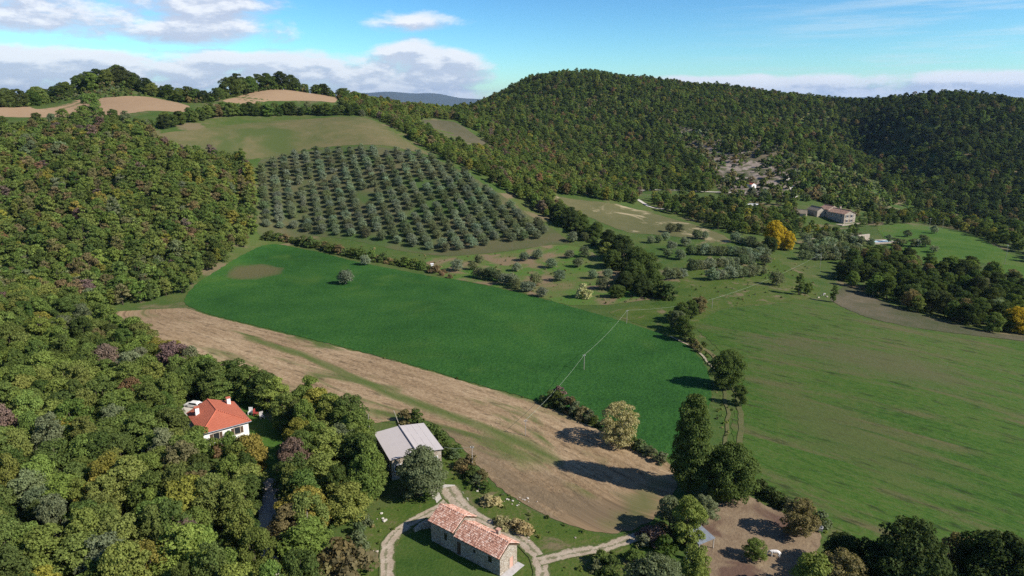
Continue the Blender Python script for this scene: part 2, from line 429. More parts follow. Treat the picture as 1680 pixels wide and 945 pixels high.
def stone_mat():
    m, t = mat('stone_wall')
    tc = t.new('ShaderNodeTexCoord')
    mp = t.new('ShaderNodeMapping'); t.link(tc.outputs['Object'], mp.inputs[0]); mp.inputs['Scale'].default_value = (1, 1, 1.8)
    v = t.new('ShaderNodeTexVoronoi'); t.link(mp.outputs[0], v.inputs['Vector']); v.inputs['Scale'].default_value = 3.2
    e = t.new('ShaderNodeTexVoronoi', feature='DISTANCE_TO_EDGE'); t.link(mp.outputs[0], e.inputs['Vector']); e.inputs['Scale'].default_value = 3.2
    sep = t.new('ShaderNodeSeparateColor'); t.link(v.outputs['Color'], sep.inputs[0])
    c = ramp(t, sep.outputs[0], [(0, (0.30, 0.24, 0.18)), (0.5, (0.44, 0.37, 0.28)), (1, (0.56, 0.50, 0.42))])
    j = t.sstep(e.outputs['Distance'], 0.01, 0.09)
    n = t.noise(tc.outputs['Object'], 0.5, 4)
    c = t.mix(j, (0.38, 0.33, 0.27), c); c = t.mix(t.math('MULTIPLY', t.sstep(n, 0.4, 0.7), 0.35), c, (0.25, 0.19, 0.14))
    finish(t, c, 0.95, t.math('ADD', j, t.math('MULTIPLY', t.noise(tc.outputs['Object'], 9, 3), 0.5)), 0.04, 0.1)


stone_mat()


def tile_mat(name, stops, rows=None):
    m, t = mat(name)
    tc = t.new('ShaderNodeTexCoord')
    g = t.new('ShaderNodeNewGeometry'); n = t.noise(tc.outputs['Object'], 0.6, 5, 0.6)
    if rows is None:
        f = t.math('ADD', t.math('MULTIPLY', g.outputs['Random Per Island'], 0.75), t.math('MULTIPLY', n, 0.25)); h = n
    else:
        sep = t.new('ShaderNodeSeparateXYZ'); t.link(tc.outputs['UV'], sep.inputs[0])
        s = t.math('SINE', t.math('MULTIPLY', sep.outputs[0], rows * 2 * math.pi))
        w = t.math('FRACT', t.math('MULTIPLY', sep.outputs[1], 2.6))
        f = t.math('ADD', t.math('ADD', t.math('MULTIPLY', t.noise(tc.outputs['Object'], 3.5, 3), 0.5), t.math('MULTIPLY', n, 0.35)), t.math('MULTIPLY', s, 0.12))
        h = t.math('ADD', s, t.math('MULTIPLY', w, 0.6))
    finish(t, ramp(t, f, stops), 0.85, h, 0.04 if rows else 0.02, 0.15)


tile_mat('old_tiles', [(0.05, (0.22, 0.105, 0.075)), (0.3, (0.41, 0.205, 0.14)), (0.6, (0.54, 0.31, 0.225)), (0.95, (0.66, 0.50, 0.41))])
tile_mat('new_tiles', [(0.2, (0.42, 0.115, 0.065)), (0.5, (0.52, 0.155, 0.09)), (0.8, (0.60, 0.21, 0.125))], rows=4.5)
tile_mat('villa_tiles', [(0.2, (0.30, 0.17, 0.12)), (0.5, (0.40, 0.25, 0.18)), (0.8, (0.48, 0.34, 0.26))], rows=4.0)
tile_mat('cement_sheet', [(0.1, (0.40, 0.355, 0.335)), (0.5, (0.47, 0.42, 0.395)), (0.9, (0.56, 0.51, 0.475))])


# ------------------------------------------------------------------ object helpers
def tag(o, label=None, cat=None, group=None, kind=None):
    if label: o['label'] = label
    if cat: o['category'] = cat
    if group: o['group'] = group
    if kind: o['kind'] = kind
    return o


def mesh_obj(name, verts, faces, material, parent=None, smooth=False, uv=None):
    me = bpy.data.meshes.new(name)
    me.from_pydata([tuple(v) for v in verts], [], faces); me.update()
    for mm in (material if isinstance(material, (list, tuple)) else [material]): me.materials.append(MATS[mm])
    if smooth: me.polygons.foreach_set('use_smooth', [True] * len(me.polygons))
    if uv is not None:
        l = me.uv_layers.new(name='UVMap'); vi = np.empty(len(me.loops), int); me.loops.foreach_get('vertex_index', vi)
        l.data.foreach_set('uv', np.asarray(uv, float)[vi].ravel())
    o = bpy.data.objects.new(name, me); COL.objects.link(o); o.parent = parent
    return o


def share(name, me, parent=None, loc=None):
    o = bpy.data.objects.new(name, me); COL.objects.link(o); o.parent = parent
    if loc is not None: o.location = loc
    return o


def empty(name, loc=(0, 0, 0), rz=0.0, scale=1.0):
    o = bpy.data.objects.new(name, None); COL.objects.link(o); o.location = loc; o.rotation_euler = (0, 0, rz)
    o.scale = scale if isinstance(scale, (tuple, list)) else (scale,) * 3
    o.empty_display_size = 0.3
    return o


class MB:
    def __init__(s): s.v = []; s.f = []; s.uv = []

    def add(s, vs, fs):
        b = len(s.v); s.v += [tuple(v) for v in vs]; s.f += [tuple(i + b for i in f) for f in fs]

    def box(s, x0, x1, y0, y1, z0, z1):
        s.add([(x0, y0, z0), (x1, y0, z0), (x1, y1, z0), (x0, y1, z0), (x0, y0, z1), (x1, y0, z1), (x1, y1, z1), (x0, y1, z1)],
              [(0, 3, 2, 1), (4, 5, 6, 7), (0, 1, 5, 4), (1, 2, 6, 5), (2, 3, 7, 6), (3, 0, 4, 7)])

    def tube(s, pts, rads, n=6, cap=True):
        rings = []
        for i, p in enumerate(pts):
            p = Vector(p); a = Vector(pts[max(i - 1, 0)]); b = Vector(pts[min(i + 1, len(pts) - 1)])
            d = (b - a).normalized() if (b - a).length > 1e-6 else Vector((0, 0, 1))
            q = Vector((0, 0, 1)) if abs(d.z) < 0.9 else Vector((1, 0, 0))
            e1 = d.cross(q).normalized(); e2 = d.cross(e1)
            rings.append([p + (e1 * math.cos(2 * math.pi * k / n) + e2 * math.sin(2 * math.pi * k / n)) * rads[i] for k in range(n)])
        vs = [v for r_ in rings for v in r_]; fs = []
        for i in range(len(pts) - 1):
            for k in range(n):
                fs.append((i * n + k, i * n + (k + 1) % n, (i + 1) * n + (k + 1) % n, (i + 1) * n + k))
        if cap: fs.append(tuple(range(n))[::-1]); fs.append(tuple((len(pts) - 1) * n + k for k in range(n)))
        s.add(vs, fs)

    def slab(s, quad, th):                       # a thick plate on a planar polygon
        q = [Vector(v) for v in quad]; nrm = (q[1] - q[0]).cross(q[2] - q[0]).normalized() * th; n = len(q)
        s.add([*(v + nrm for v in q), *q], [tuple(range(n)), tuple(range(2 * n - 1, n - 1, -1))] +
              [(i, n + i, n + (i + 1) % n, (i + 1) % n) for i in range(n)])

    def build(s, name, material, parent=None, smooth=False, uv=None): return mesh_obj(name, s.v, s.f, material, parent, smooth, uv)


# ------------------------------------------------------------------ ground sheet
def axis(lo, hi, core0, core1, step, grow=1.10, big=900):
    a = list(np.arange(core0, core1 + step, step)); s = step
    while a[-1] < hi: s = min(s * grow, big); a.append(a[-1] + s)
    s = step; b = []
    x = core0
    while x > lo: s = min(s * grow, big); x -= s; b.append(x)
    return np.array(b[::-1] + a)


def grid_obj(name, xs, ys, zf, material):
    X, Y = np.meshgrid(xs, ys); Z = zf(X, Y); nx, ny = len(xs), len(ys)
    v = np.stack([X, Y, Z], -1).reshape(-1, 3)
    j, i = np.meshgrid(np.arange(ny - 1), np.arange(nx - 1), indexing='ij'); a = (j * nx + i).ravel()
    f = np.stack([a, a + 1, a + nx + 1, a + nx], 1)
    me = bpy.data.meshes.new(name); me.vertices.add(len(v)); me.vertices.foreach_set('co', v.ravel())
    me.loops.add(f.size); me.loops.foreach_set('vertex_index', f.ravel()); me.polygons.add(len(f))
    me.polygons.foreach_set('loop_start', np.arange(0, f.size, 4)); me.polygons.foreach_set('loop_total', np.full(len(f), 4))
    me.update(calc_edges=True); me.polygons.foreach_set('use_smooth', np.ones(len(f), bool)); me.materials.append(MATS[material])
    o = bpy.data.objects.new(name, me); COL.objects.link(o)
    return o, X, Y, Z


xs = axis(-14000, 14000, -220, 260, 2.0, 1.06); ys = axis(-6000, 22000, 40, 480, 2.0, 1.06)
gobj, GX, GY, GZ = grid_obj('ground', xs, ys, ground, 'rough_grass')
gobj['kind'] = 'structure'


# ------------------------------------------------------------------ draped sheets: fields, tracks
def densify(pts, step, closed=True, jitter=0.0, seed=0):
    """Catmull-Rom through the points, one vertex about every step metres"""
    r_ = random.Random(seed); n = len(pts); out = []
    for i in range(n if closed else n - 1):
        p0, p1, p2, p3 = (np.array(pts[(i + k) % n] if closed else pts[min(max(i + k, 0), n - 1)]) for k in (-1, 0, 1, 2))
        m = max(1, int(np.hypot(*(p2 - p1)) / step))
        for k in range(m):
            t = k / m
            q = 0.5 * ((2 * p1) + (-p0 + p2) * t + (2 * p0 - 5 * p1 + 4 * p2 - p3) * t * t + (-p0 + 3 * p1 - 3 * p2 + p3) * t ** 3)
            q = 0.6 * q + 0.4 * (p1 + (p2 - p1) * t)
            out.append(q + np.array([r_.uniform(-1, 1), r_.uniform(-1, 1)]) * jitter)
    if not closed: out.append(np.array(pts[-1]))
    return out


def dist_polyline(x, y, line):
    d = np.full(x.shape, 1e9); s = np.zeros(x.shape); acc = 0
    for (x0, y0), (x1, y1) in zip(line[:-1], line[1:]):
        L = math.hypot(x1 - x0, y1 - y0) + 1e-9; ux, uy = (x1 - x0) / L, (y1 - y0) / L
        t = np.clip((x - x0) * ux + (y - y0) * uy, 0, L); dd = np.hypot(x - x0 - t * ux, y - y0 - t * uy)
        b = dd < d; d[b] = dd[b]; s[b] = (acc + t)[b]; acc += L
    return d, s


def sheet(name, poly_px, material, lift=0.06, step=3.0, jitter=0.35, uvline=None, uvdir=None, soils=(), plan=None, label=None):
    pts = plan or [hit(*p) for p in poly_px]
    ring = densify(pts, step * 0.5, True, jitter, len(name))
    rp = [tuple(p) for p in ring]
    xs_ = [p[0] for p in rp]; ys_ = [p[1] for p in rp]
    gx, gy = np.meshgrid(np.arange(min(xs_), max(xs_), step), np.arange(min(ys_), max(ys_), step))
    gx = gx.ravel(); gy = gy.ravel(); k = inside(rp, gx, gy)
    inner = [(a, b) for a, b in zip(gx[k], gy[k])]
    vs, es, fs, *_ = delaunay_2d_cdt([Vector(p) for p in rp + inner], [], [list(range(len(rp)))], 1, 1e-4)
    x = np.array([v.x for v in vs]); y = np.array([v.y for v in vs]); z = ground(x, y) + lift
    if uvline: d, s = dist_polyline(x, y, [hit(*p) for p in uvline]); uv = np.stack([s, d], 1)
    elif uvdir is not None: c, s_ = math.cos(uvdir), math.sin(uvdir); uv = np.stack([x * c + y * s_, -x * s_ + y * c], 1)
    else: uv = np.stack([x, y], 1)
    fs = [f if (Vector(vs[f[1]]) - vs[f[0]]).cross(Vector(vs[f[2]]) - vs[f[0]]) > 0 else f[::-1] for f in fs]
    o = mesh_obj(name, np.stack([x, y, z], 1), fs, material, smooth=True, uv=uv)
    if soils:
        col = np.zeros((len(x), 4)); px, py, _ = to_px(x, y, z)
        for (poly, rgb, soft) in soils:
            pl = [hit(*p) for p in poly]; d, _s = dist_polyline(x, y, pl + [pl[0]]); ins = inside(pl, x, y)
            a = np.clip(np.where(ins, 0.5 + d / soft, 0.5 - d / soft), 0, 1)
            b = a > col[:, 3]; col[b, :3] = rgb; col[b, 3] = a[b]
        at_ = o.data.attributes.new('soil', 'FLOAT_COLOR', 'POINT'); at_.data.foreach_set('color', col.ravel())
        aw_ = o.data.attributes.new('soil_w', 'FLOAT', 'POINT'); aw_.data.foreach_set('value', col[:, 3].copy())
    o['kind'] = 'structure'
    return o


def strip(name, px_pts, width, material, lift=0.10, step=1.5, plan=None, jit=0.25):
    pts = densify(plan or [hit(*p) for p in px_pts], step, False)
    v, f, uv = [], [], []; r_ = random.Random(len(px_pts)); m = 4; wj = 0
    for i, p in enumerate(pts):
        a = pts[max(i - 1, 0)]; b = pts[min(i + 1, len(pts) - 1)]; d = (b - a) / (np.hypot(*(b - a)) + 1e-9); nrm = np.array([-d[1], d[0]])
        w = width(i / (len(pts) - 1)) if callable(width) else width
        wj = 0.7 * wj + r_.uniform(-jit, jit)
        for k in range(m + 1):
            q = p + nrm * w * (k / m - 0.5) + nrm * wj * (1 if k in (0, m) else 0.3)
            v.append((q[0], q[1], gz(*q) + lift)); uv.append((i * step, k / m))
        if i: f += [((i - 1) * (m + 1) + k, (i - 1) * (m + 1) + k + 1, i * (m + 1) + k + 1, i * (m + 1) + k) for k in range(m)]
    v_ = np.array(v); e = v_[f[0][1]] - v_[f[0][0]]; g = v_[f[0][3]] - v_[f[0][0]]
    if e[0] * g[1] - e[1] * g[0] < 0: f = [q[::-1] for q in f]
    o = mesh_obj(name, v, f, material, smooth=True, uv=uv); o['kind'] = 'structure'
    return o


WHEAT = [(303, 490), (320, 468), (370, 435), (430, 403), (465, 402), (520, 413), (600, 433), (700, 452), (760, 461), (830, 476), (900, 493), (960, 510),
         (1020, 527), (1080, 546), (1125, 566), (1152, 592), (1165, 620), (1168, 650), (1150, 700), (1105, 752), (1090, 750), (1050, 733), (960, 692), (880, 657),
         (800, 636), (700, 606), (600, 579), (500, 554), (400, 530), (340, 515), (308, 502)]
EDGE = [(303, 504), (340, 517), (400, 532), (500, 556), (600, 581), (700, 608), (800, 638), (880, 660), (960, 695), (1050, 736), (1105, 765)]
FX = {}
sheet('wheat_field', WHEAT, 'wheat', 0.10, 3.0, 0.3, uvline=EDGE,
      soils=[([(368, 452), (385, 438), (430, 433), (466, 440), (460, 450), (420, 458), (385, 460)], (0.10, 0.095, 0.04), 5)])
sheet('stubble_field', [(143, 519), (185, 512), (240, 508), (303, 506), *EDGE[1:], (1108, 800), (1085, 842), (1045, 866), (1000, 876), (960, 870), (900, 848), (850, 822),
                        (805, 788), (765, 742), (735, 712), (700, 690), (640, 690), (560, 700), (450, 665), (330, 620), (240, 575), (190, 548)],
      'stubble', 0.06, 2.5, 0.3, uvline=EDGE,
      soils=[([(400, 548), (500, 578), (640, 640), (700, 660), (780, 690), (870, 722), (930, 760), (925, 770), (860, 735), (780, 703), (690, 672), (630, 650), (500, 590), (400, 556)], (0.085, 0.115, 0.03), 2.4),
             ([(800, 700), (850, 725), (880, 760), (850, 765), (815, 735)], (0.09, 0.12, 0.03), 8),
             ([(700, 700), (790, 735), (880, 790), (1000, 820), (1090, 800), (1080, 850), (1000, 880), (880, 845), (800, 790), (750, 735)], (0.135, 0.102, 0.062), 22), ([(1040, 800), (1090, 790), (1085, 842), (1045, 866), (1000, 876), (985, 862)], (0.10, 0.112, 0.04), 9), ([(925, 795), (960, 800), (985, 815), (950, 815)], (0.085, 0.115, 0.03), 5)])
sheet('grove_ground', [(424, 385), (426, 320), (428, 262), (520, 246), (640, 243), (715, 262), (800, 305), (900, 372), (935, 398), (900, 402), (830, 412), (740, 420), (640, 408), (520, 388)],
      'grove_soil', 0.06, 4.0, 0.5)
sheet('grove_lawn', [(700, 424), (830, 414), (905, 402), (960, 408), (1010, 440), (1060, 478), (1100, 486), (1000, 500), (930, 500), (880, 486), (800, 468), (720, 452)],
      'grove_green', 0.07, 4.0, 0.5)
sheet('valley_lawn', [(1000, 512), (1080, 494), (1112, 470), (1120, 440), (1150, 412), (1205, 396), (1240, 402), (1275, 425), (1310, 448), (1345, 474), (1330, 490), (1260, 498), (1180, 508), (1140, 530), (1120, 555), (1080, 543), (1030, 526)], 'fresh_grass', 0.05, 4.0, 0.5)
sheet('stony_slope', [(1100, 205), (1170, 222), (1260, 232), (1308, 262), (1312, 318), (1250, 322), (1190, 318), (1150, 275), (1110, 238)], 'stony', 0.06, 6.0, 0.6)
sheet('upper_meadow', [(245, 222), (330, 211), (420, 201), (510, 195), (598, 193), (640, 213), (712, 256), (640, 240), (520, 243), (430, 259), (380, 263), (300, 250)],
      'dry_grass', 0.06, 5.0, 0.5)
sheet('ploughed_field', [(-120, 172), (0, 170), (60, 179), (120, 166), (180, 160), (250, 160), (310, 174), (300, 184), (240, 182), (170, 192), (100, 192), (0, 192), (-120, 196)],
      'tan_soil', 0.06, 5.0, 0.5)
sheet('ploughed_field', [(366, 165), (400, 155), (460, 146), (520, 149), (553, 156), (550, 168), (520, 166), (440, 166), (390, 172)], 'tan_soil', 0.06, 5.0, 0.5)
sheet('fallow_field', [(686, 202), (700, 197), (745, 200), (780, 222), (808, 243), (780, 246), (740, 232)], 'fallow', 0.06, 5.0, 0.5)
sheet('pasture', [(912, 322), (960, 329), (1060, 347), (1130, 366), (1190, 388), (1200, 398), (1140, 392), (1085, 386), (1030, 381), (975, 360), (935, 340)], 'pasture', 0.06, 4.0, 0.5)
sheet('meadow', [(1140, 535), (1180, 510), (1260, 500), (1330, 492), (1372, 500), (1420, 522), (1500, 538), (1580, 550), (1700, 566), (1950, 600), (2100, 1000), (1750, 1100), (1500, 950),
                 (1400, 880), (1300, 832), (1240, 800), (1215, 760), (1200, 700), (1212, 650), (1185, 580)], 'meadow', 0.06, 3.0, 0.4, uvdir=R(-38),
      soils=[([(1230, 560), (1330, 560), (1480, 580), (1620, 630), (1560, 640), (1380, 600)], (0.10, 0.095, 0.045), 40),
             ([(1240, 620), (1420, 690), (1560, 790), (1480, 790), (1330, 720)], (0.09, 0.098, 0.035), 40)])
sheet('fallow_bank', [(1362, 492), (1385, 470), (1410, 478), (1480, 506), (1560, 530), (1640, 548), (1750, 556), (1750, 566), (1600, 551), (1500, 538), (1420, 520)], 'fallow_green', 0.09, 3.0, 0.4)
sheet('villa_lawn', [(1440, 372), (1490, 368), (1540, 374), (1600, 388), (1660, 418), (1760, 470), (1760, 490), (1660, 455), (1600, 428), (1540, 440), (1470, 418), (1450, 390)],
      'bright_grass', 0.06, 4.0, 0.5)
sheet('paddock', [(1128, 872), (1150, 845), (1190, 822), (1222, 812), (1262, 832), (1320, 858), (1350, 878), (1330, 930), (1300, 980), (1180, 980), (1160, 935), (1150, 905)],
      'paddock_dirt', 0.06, 1.5, 0.3)
sheet('farm_bank', [(575, 880), (625, 835), (690, 812), (722, 740), (742, 722), (800, 790), (850, 826), (905, 854), (1000, 882), (1050, 872), (1085, 880), (1100, 930), (1060, 1000), (900, 1040), (560, 1040)], 'fresh_grass', 0.03, 1.5, 0.3)
sheet('farm_lawn', [(650, 945), (648, 905), (660, 885), (690, 868), (740, 880), (800, 925), (830, 970), (760, 1010), (660, 1000)], 'lawn', 0.05, 1.5, 0.2)
for q in ([(1135, 232), (1180, 238), (1222, 246), (1240, 256), (1190, 254), (1150, 246)], [(1165, 262), (1205, 256), (1245, 266), (1292, 284), (1304, 308), (1298, 322), (1240, 322), (1205, 316), (1188, 292)],
          [(838, 220), (862, 224), (888, 246), (868, 248)], [(1220, 230), (1262, 236), (1295, 246), (1250, 246)], [(1420, 330), (1450, 338), (1470, 350), (1440, 345)],
          [(1095, 202), (1150, 216), (1185, 232), (1140, 228)]):
    sheet('quarry_scar', q, 'pale_rock', 0.10, 4.0, 1.0)

# tracks
strip('farm_track', [(640, 1000), (632, 930), (634, 892), (652, 870), (690, 848), (722, 832), (740, 818)], lambda t: 2.6, 'track_gravel', 0.12)
strip('farm_track', [(735, 800), (748, 820), (778, 846), (820, 868), (858, 888), (885, 912), (890, 940), (880, 1010)], lambda t: 4.6 - 1.8 * min(1, t * 3), 'track_gravel', 0.14)
strip('farm_track', [(884, 922), (930, 912), (985, 902), (1025, 890), (1055, 880)], 2.6, 'track_gravel', 0.16)
sheet('farm_yard', [(706, 808), (722, 797), (745, 796), (765, 815), (778, 840), (750, 842), (722, 832)], 'white_gravel', 0.10, 1.5, 0.3)
strip('field_track', [(1100, 552), (1130, 566), (1155, 586), (1174, 610)], 0.8, 'track_gravel', 0.16)
strip('grassy_lane', [(1174, 610), (1188, 640), (1194, 680), (1188, 730)], 0.8, 'dry_grass', 0.15)
strip('grassy_lane', [(1128, 556), (1166, 580), (1186, 606), (1208, 645), (1216, 690), (1208, 740)], 1.2, 'dry_grass', 0.15)
strip('white_road', [(1293, 292), (1296, 302), (1306, 318), (1300, 325), (1270, 323), (1220, 317), (1160, 315), (1100, 312), (1040, 313)], 3.6, 'white_gravel', 0.30, 3)
strip('white_road', [(1030, 318), (1062, 338), (1100, 345)], 3.0, 'white_gravel', 0.25, 3)
strip('house_drive', [(446, 785), (440, 820), (438, 850), (440, 900), (452, 980)], 3.2, 'white_gravel', 0.12)
sheet('house_yard', [(296, 668), (330, 655), (420, 655), (440, 690), (470, 720), (478, 765), (446, 790), (420, 770), (360, 748), (310, 720)], 'bright_grass', 0.06, 1.5, 0.3)
sheet('house_terrace', [(298, 672), (320, 660), (345, 662), (340, 676), (310, 684)], 'white_gravel', 0.12, 1.0, 0.1)
# distant blue range behind the saddle
def far_range(x, y):
    d = np.exp(-((y - 19500) / 2200.0) ** 2)
    h = 250 + 190 * np.exp(-((x + 3700) / 1500.0) ** 2) + 110 * np.exp(-((x + 1900) / 1300.0) ** 2) + 50 * np.sin(x / 1300.0) + 30 * np.sin(x / 470.0 + 1) + 14 * np.sin(x / 190.0) + 18 * np.sin(x / 330 + y / 600)
    return -25 + d * h


ob, *_ = grid_obj('distant_hills', np.arange(-20000, 20000, 200.0), np.arange(14000, 26000, 260.0), far_range, 'forest_floor')
ob['kind'] = 'structure'
# ------------------------------------------------------------------ tree meshes
def leaf_cloud(clumps, n_leaf, size, seed, jitter=0.55, droop=0.0):
    """leaf-sized folded faces spread over the outside of many small clumps; clumps = [(centre, radius vector)]"""
    r_ = np.random.default_rng(seed)
    w = np.array([c[1][0] * c[1][2] for c in clumps]); w = w / w.sum()
    idx = r_.choice(len(clumps), n_leaf, p=w)
    cen = np.array([c[0] for c in clumps])[idx]; rad = np.array([c[1] for c in clumps])[idx]
    d = r_.normal(size=(n_leaf, 3)); d[:, 2] = np.where(d[:, 2] < -0.35, -d[:, 2] * 0.6, d[:, 2]); d /= np.linalg.norm(d, axis=1)[:, None]
    rr = (0.55 + 0.5 * r_.random(n_leaf) ** 0.5)[:, None]
    p = cen + d * rad * rr
    n = d + r_.normal(size=(n_leaf, 3)) * jitter; n[:, 2] += 0.25 - droop; n /= np.linalg.norm(n, axis=1)[:, None]
    q = r_.normal(size=(n_leaf, 3)); q[:, 2] -= droop * 3
    e1 = np.cross(n, q); e1 /= np.linalg.norm(e1, axis=1)[:, None]; e2 = np.cross(n, e1)
    s = (size * (0.6 + 0.8 * r_.random(n_leaf)))[:, None]
    el = (0.75 + 0.4 * r_.random(n_leaf))[:, None]
    a = p - e1 * s * 0.5; b = p - e2 * s * 0.5 * el + n * s * 0.12; c = p + e1 * s * 0.5; e = p + e2 * s * 0.5 * el + n * s * 0.12
    v = np.stack([a, b, c, e], 1).reshape(-1, 3)
    f = np.arange(4 * n_leaf).reshape(-1, 4)
    return v, f


def raw_mesh(name, v, f, mats, midx=None):
    me = bpy.data.meshes.new(name); me.vertices.add(len(v)); me.vertices.foreach_set('co', np.asarray(v, np.float32).ravel())
    lens = np.array([len(q) for q in f]); loops = np.concatenate([np.asarray(q) for q in f]) if not isinstance(f, np.ndarray) else f.ravel()
    me.loops.add(len(loops)); me.loops.foreach_set('vertex_index', loops.astype(np.int32)); me.polygons.add(len(lens))
    me.polygons.foreach_set('loop_start', np.concatenate([[0], np.cumsum(lens)[:-1]]).astype(np.int32)); me.polygons.foreach_set('loop_total', lens.astype(np.int32))
    if midx is not None: me.polygons.foreach_set('material_index', np.asarray(midx, np.int32))
    me.update(calc_edges=True)
    for m in mats: me.materials.append(MATS[m])
    return me


def trunk_mb(h, r0, crown0, clumps, rr, limbs=6, lean=0.0):
    mb = MB(); top = h * 0.72
    pts = [(0, 0, -0.4)]; n = 5
    for i in range(1, n + 1):
        z = top * i / n; pts.append((rr.uniform(-1, 1) * 0.03 * h * i / n + lean * z, rr.uniform(-1, 1) * 0.03 * h * i / n, z))
    rads = [r0 * 1.35] + [r0 * (1 - 0.85 * i / n) for i in range(1, n + 1)]
    mb.tube(pts, rads, 6)
    low = sorted(clumps, key=lambda c: rr.random())[:limbs]
    for c, _ in low:
        z0 = min(crown0 + rr.uniform(0, 0.35) * (h - crown0), top * 0.9); i = min(int(z0 / top * n), n - 1)
        b = Vector(pts[i + 1 if i < n else n]); b.z = z0; e = Vector(c) * 0.9; m = (b + e) / 2 + Vector((0, 0, -0.05 * h))
        mb.tube([b, m, e], [r0 * 0.38, r0 * 0.25, r0 * 0.08], 5)
    return mb


def crown_clumps(h, rad, z0, n, rr, prof='round', size=0.34):
    """clump centres through a crown between z0 and h whose half-width follows a profile"""
    out = []; tries = 0
    lob = [(rr.uniform(0, 6.28), rr.uniform(0.75, 1.12)) for _ in range(5)]
    while len(out) < n and tries < n * 60:
        tries += 1
        t = rr.random(); a = rr.uniform(0, 2 * math.pi)
        if prof == 'round': w = math.sqrt(max(0, 1 - ((t - 0.42) / 0.60) ** 2))
        elif prof == 'column': w = min(1, t * 5 + 0.45) * math.sqrt(max(0, 1 - max(0, (t - 0.35) / 0.68) ** 2))
        elif prof == 'cone': w = (1 - t) ** 0.7 * min(1, t * 8 + 0.5)
        elif prof == 'dome': w = math.sqrt(max(0, 1 - (t * 0.98) ** 2.2))
        else: w = 1
        k = 1.0
        for la, lk in lob:
            if math.cos(a - la) > 0.5: k = lk
        q = math.sqrt(rr.uniform(0.12, 1.0)); r_ = rad * w * k * q * (1 - size * 0.55)
        c = (r_ * math.cos(a), r_ * math.sin(a), z0 + (h - z0) * (0.06 + 0.86 * t))
        s = rad * size * rr.uniform(0.65, 1.15) * (0.65 + 0.35 * w)
        if all((c[0] - o[0][0]) ** 2 + (c[1] - o[0][1]) ** 2 + (c[2] - o[0][2]) ** 2 > (0.55 * s) ** 2 for o in out):
            out.append((c, (s, s, s * rr.uniform(0.65, 0.9))))
    return out


TREES = {}                       # kind -> list of (crown mesh, trunk mesh)
SINGLE = {}                      # kind -> list of one-piece meshes for the woods that read as one mass


def make_kind(kind, nvar, h, rad, z0, n_clump, n_leaf, leaf, prof='round', r0=0.22, size=0.34, bark='bark', limbs=6, jitter=0.55, droop=0.0, single=False, leafmat='leaves'):
    for k in range(nvar):
        rr = random.Random(hash((len(kind), kind[0], k, 5)) % 9999 + k * 17)
        hh = h * rr.uniform(0.93, 1.07)
        cl = crown_clumps(hh, rad, z0, n_clump, rr, prof, size)
        v, f = leaf_cloud(cl, n_leaf, leaf, k * 31 + len(kind), jitter, droop)
        tb = trunk_mb(hh, r0, z0, cl, rr, limbs)
        if single:
            b = len(v); vv = np.concatenate([v, np.array(tb.v)]); ff = [tuple(q) for q in f] + [tuple(i + b for i in q) for q in tb.f]
            SINGLE.setdefault(kind, []).append(raw_mesh('foliage', vv, ff, [leafmat, bark], [0] * len(f) + [1] * len(tb.f)))
        else:
            TREES.setdefault(kind, []).append((raw_mesh('crown', v, f, [leafmat]), raw_mesh('trunk', tb.v, tb.f, [bark])))


make_kind('oak', 9, 9.0, 3.9, 0.7, 64, 8000, 0.30, size=0.29)
make_kind('bigoak', 4, 11.0, 5.2, 0.3, 110, 19000, 0.31, size=0.27, r0=0.35)
make_kind('tall', 2, 20.0, 5.0, 0.2, 210, 38000, 0.34, 'column', size=0.33, r0=0.4, limbs=10)
make_kind('willow', 1, 9.5, 4.3, 0.2, 110, 12000, 0.26, 'round', size=0.24, limbs=9, droop=0.4)
make_kind('poplar', 3, 9.0, 1.9, 0.4, 34, 2400, 0.34, 'column', size=0.42, r0=0.16)
make_kind('cypress', 2, 8.0, 1.5, 0.2, 30, 1600, 0.34, 'cone', size=0.42, r0=0.14)
make_kind('olive', 6, 3.5, 2.1, 0.45, 34, 2000, 0.25, 'round', size=0.42, r0=0.16, bark='olive_bark', limbs=4)
make_kind('shrub', 5, 2.4, 1.7, 0.0, 18, 900, 0.28, 'dome', size=0.36, r0=0.06, limbs=3)
make_kind('far_oak', 10, 9.0, 3.9, 0.8, 38, 1800, 0.52, size=0.29, single=True, limbs=3)
make_kind('far_shrub', 4, 2.4, 1.7, 0.0, 10, 160, 0.6, 'dome', single=True, limbs=1, r0=0.06)
make_kind('far_olive', 4, 3.5, 2.1, 0.45, 24, 900, 0.34, size=0.42, single=True, limbs=2, bark='olive_bark')

TINT = dict(dark=(0.066, 0.092, 0.031), deep=(0.099, 0.138, 0.038), green=(0.150, 0.198, 0.050), light=(0.201, 0.241, 0.060), yellow=(0.269, 0.247, 0.053),
            rust=(0.234, 0.161, 0.084), purple=(0.193, 0.140, 0.110), grey=(0.187, 0.213, 0.110), olive=(0.199, 0.236, 0.146), gold=(0.50, 0.36, 0.035),
            straw=(0.42, 0.37, 0.18), brown=(0.211, 0.178, 0.079), sage=(0.146, 0.172, 0.084))


def pick_tint(r_, mixw):
    k = r_.choices(list(mixw), list(mixw.values()))[0]; c = TINT[k]; b = r_.uniform(0.78, 1.22)
    return k, tuple(x * b * r_.uniform(0.92, 1.08) for x in c)


NAMEC = {}


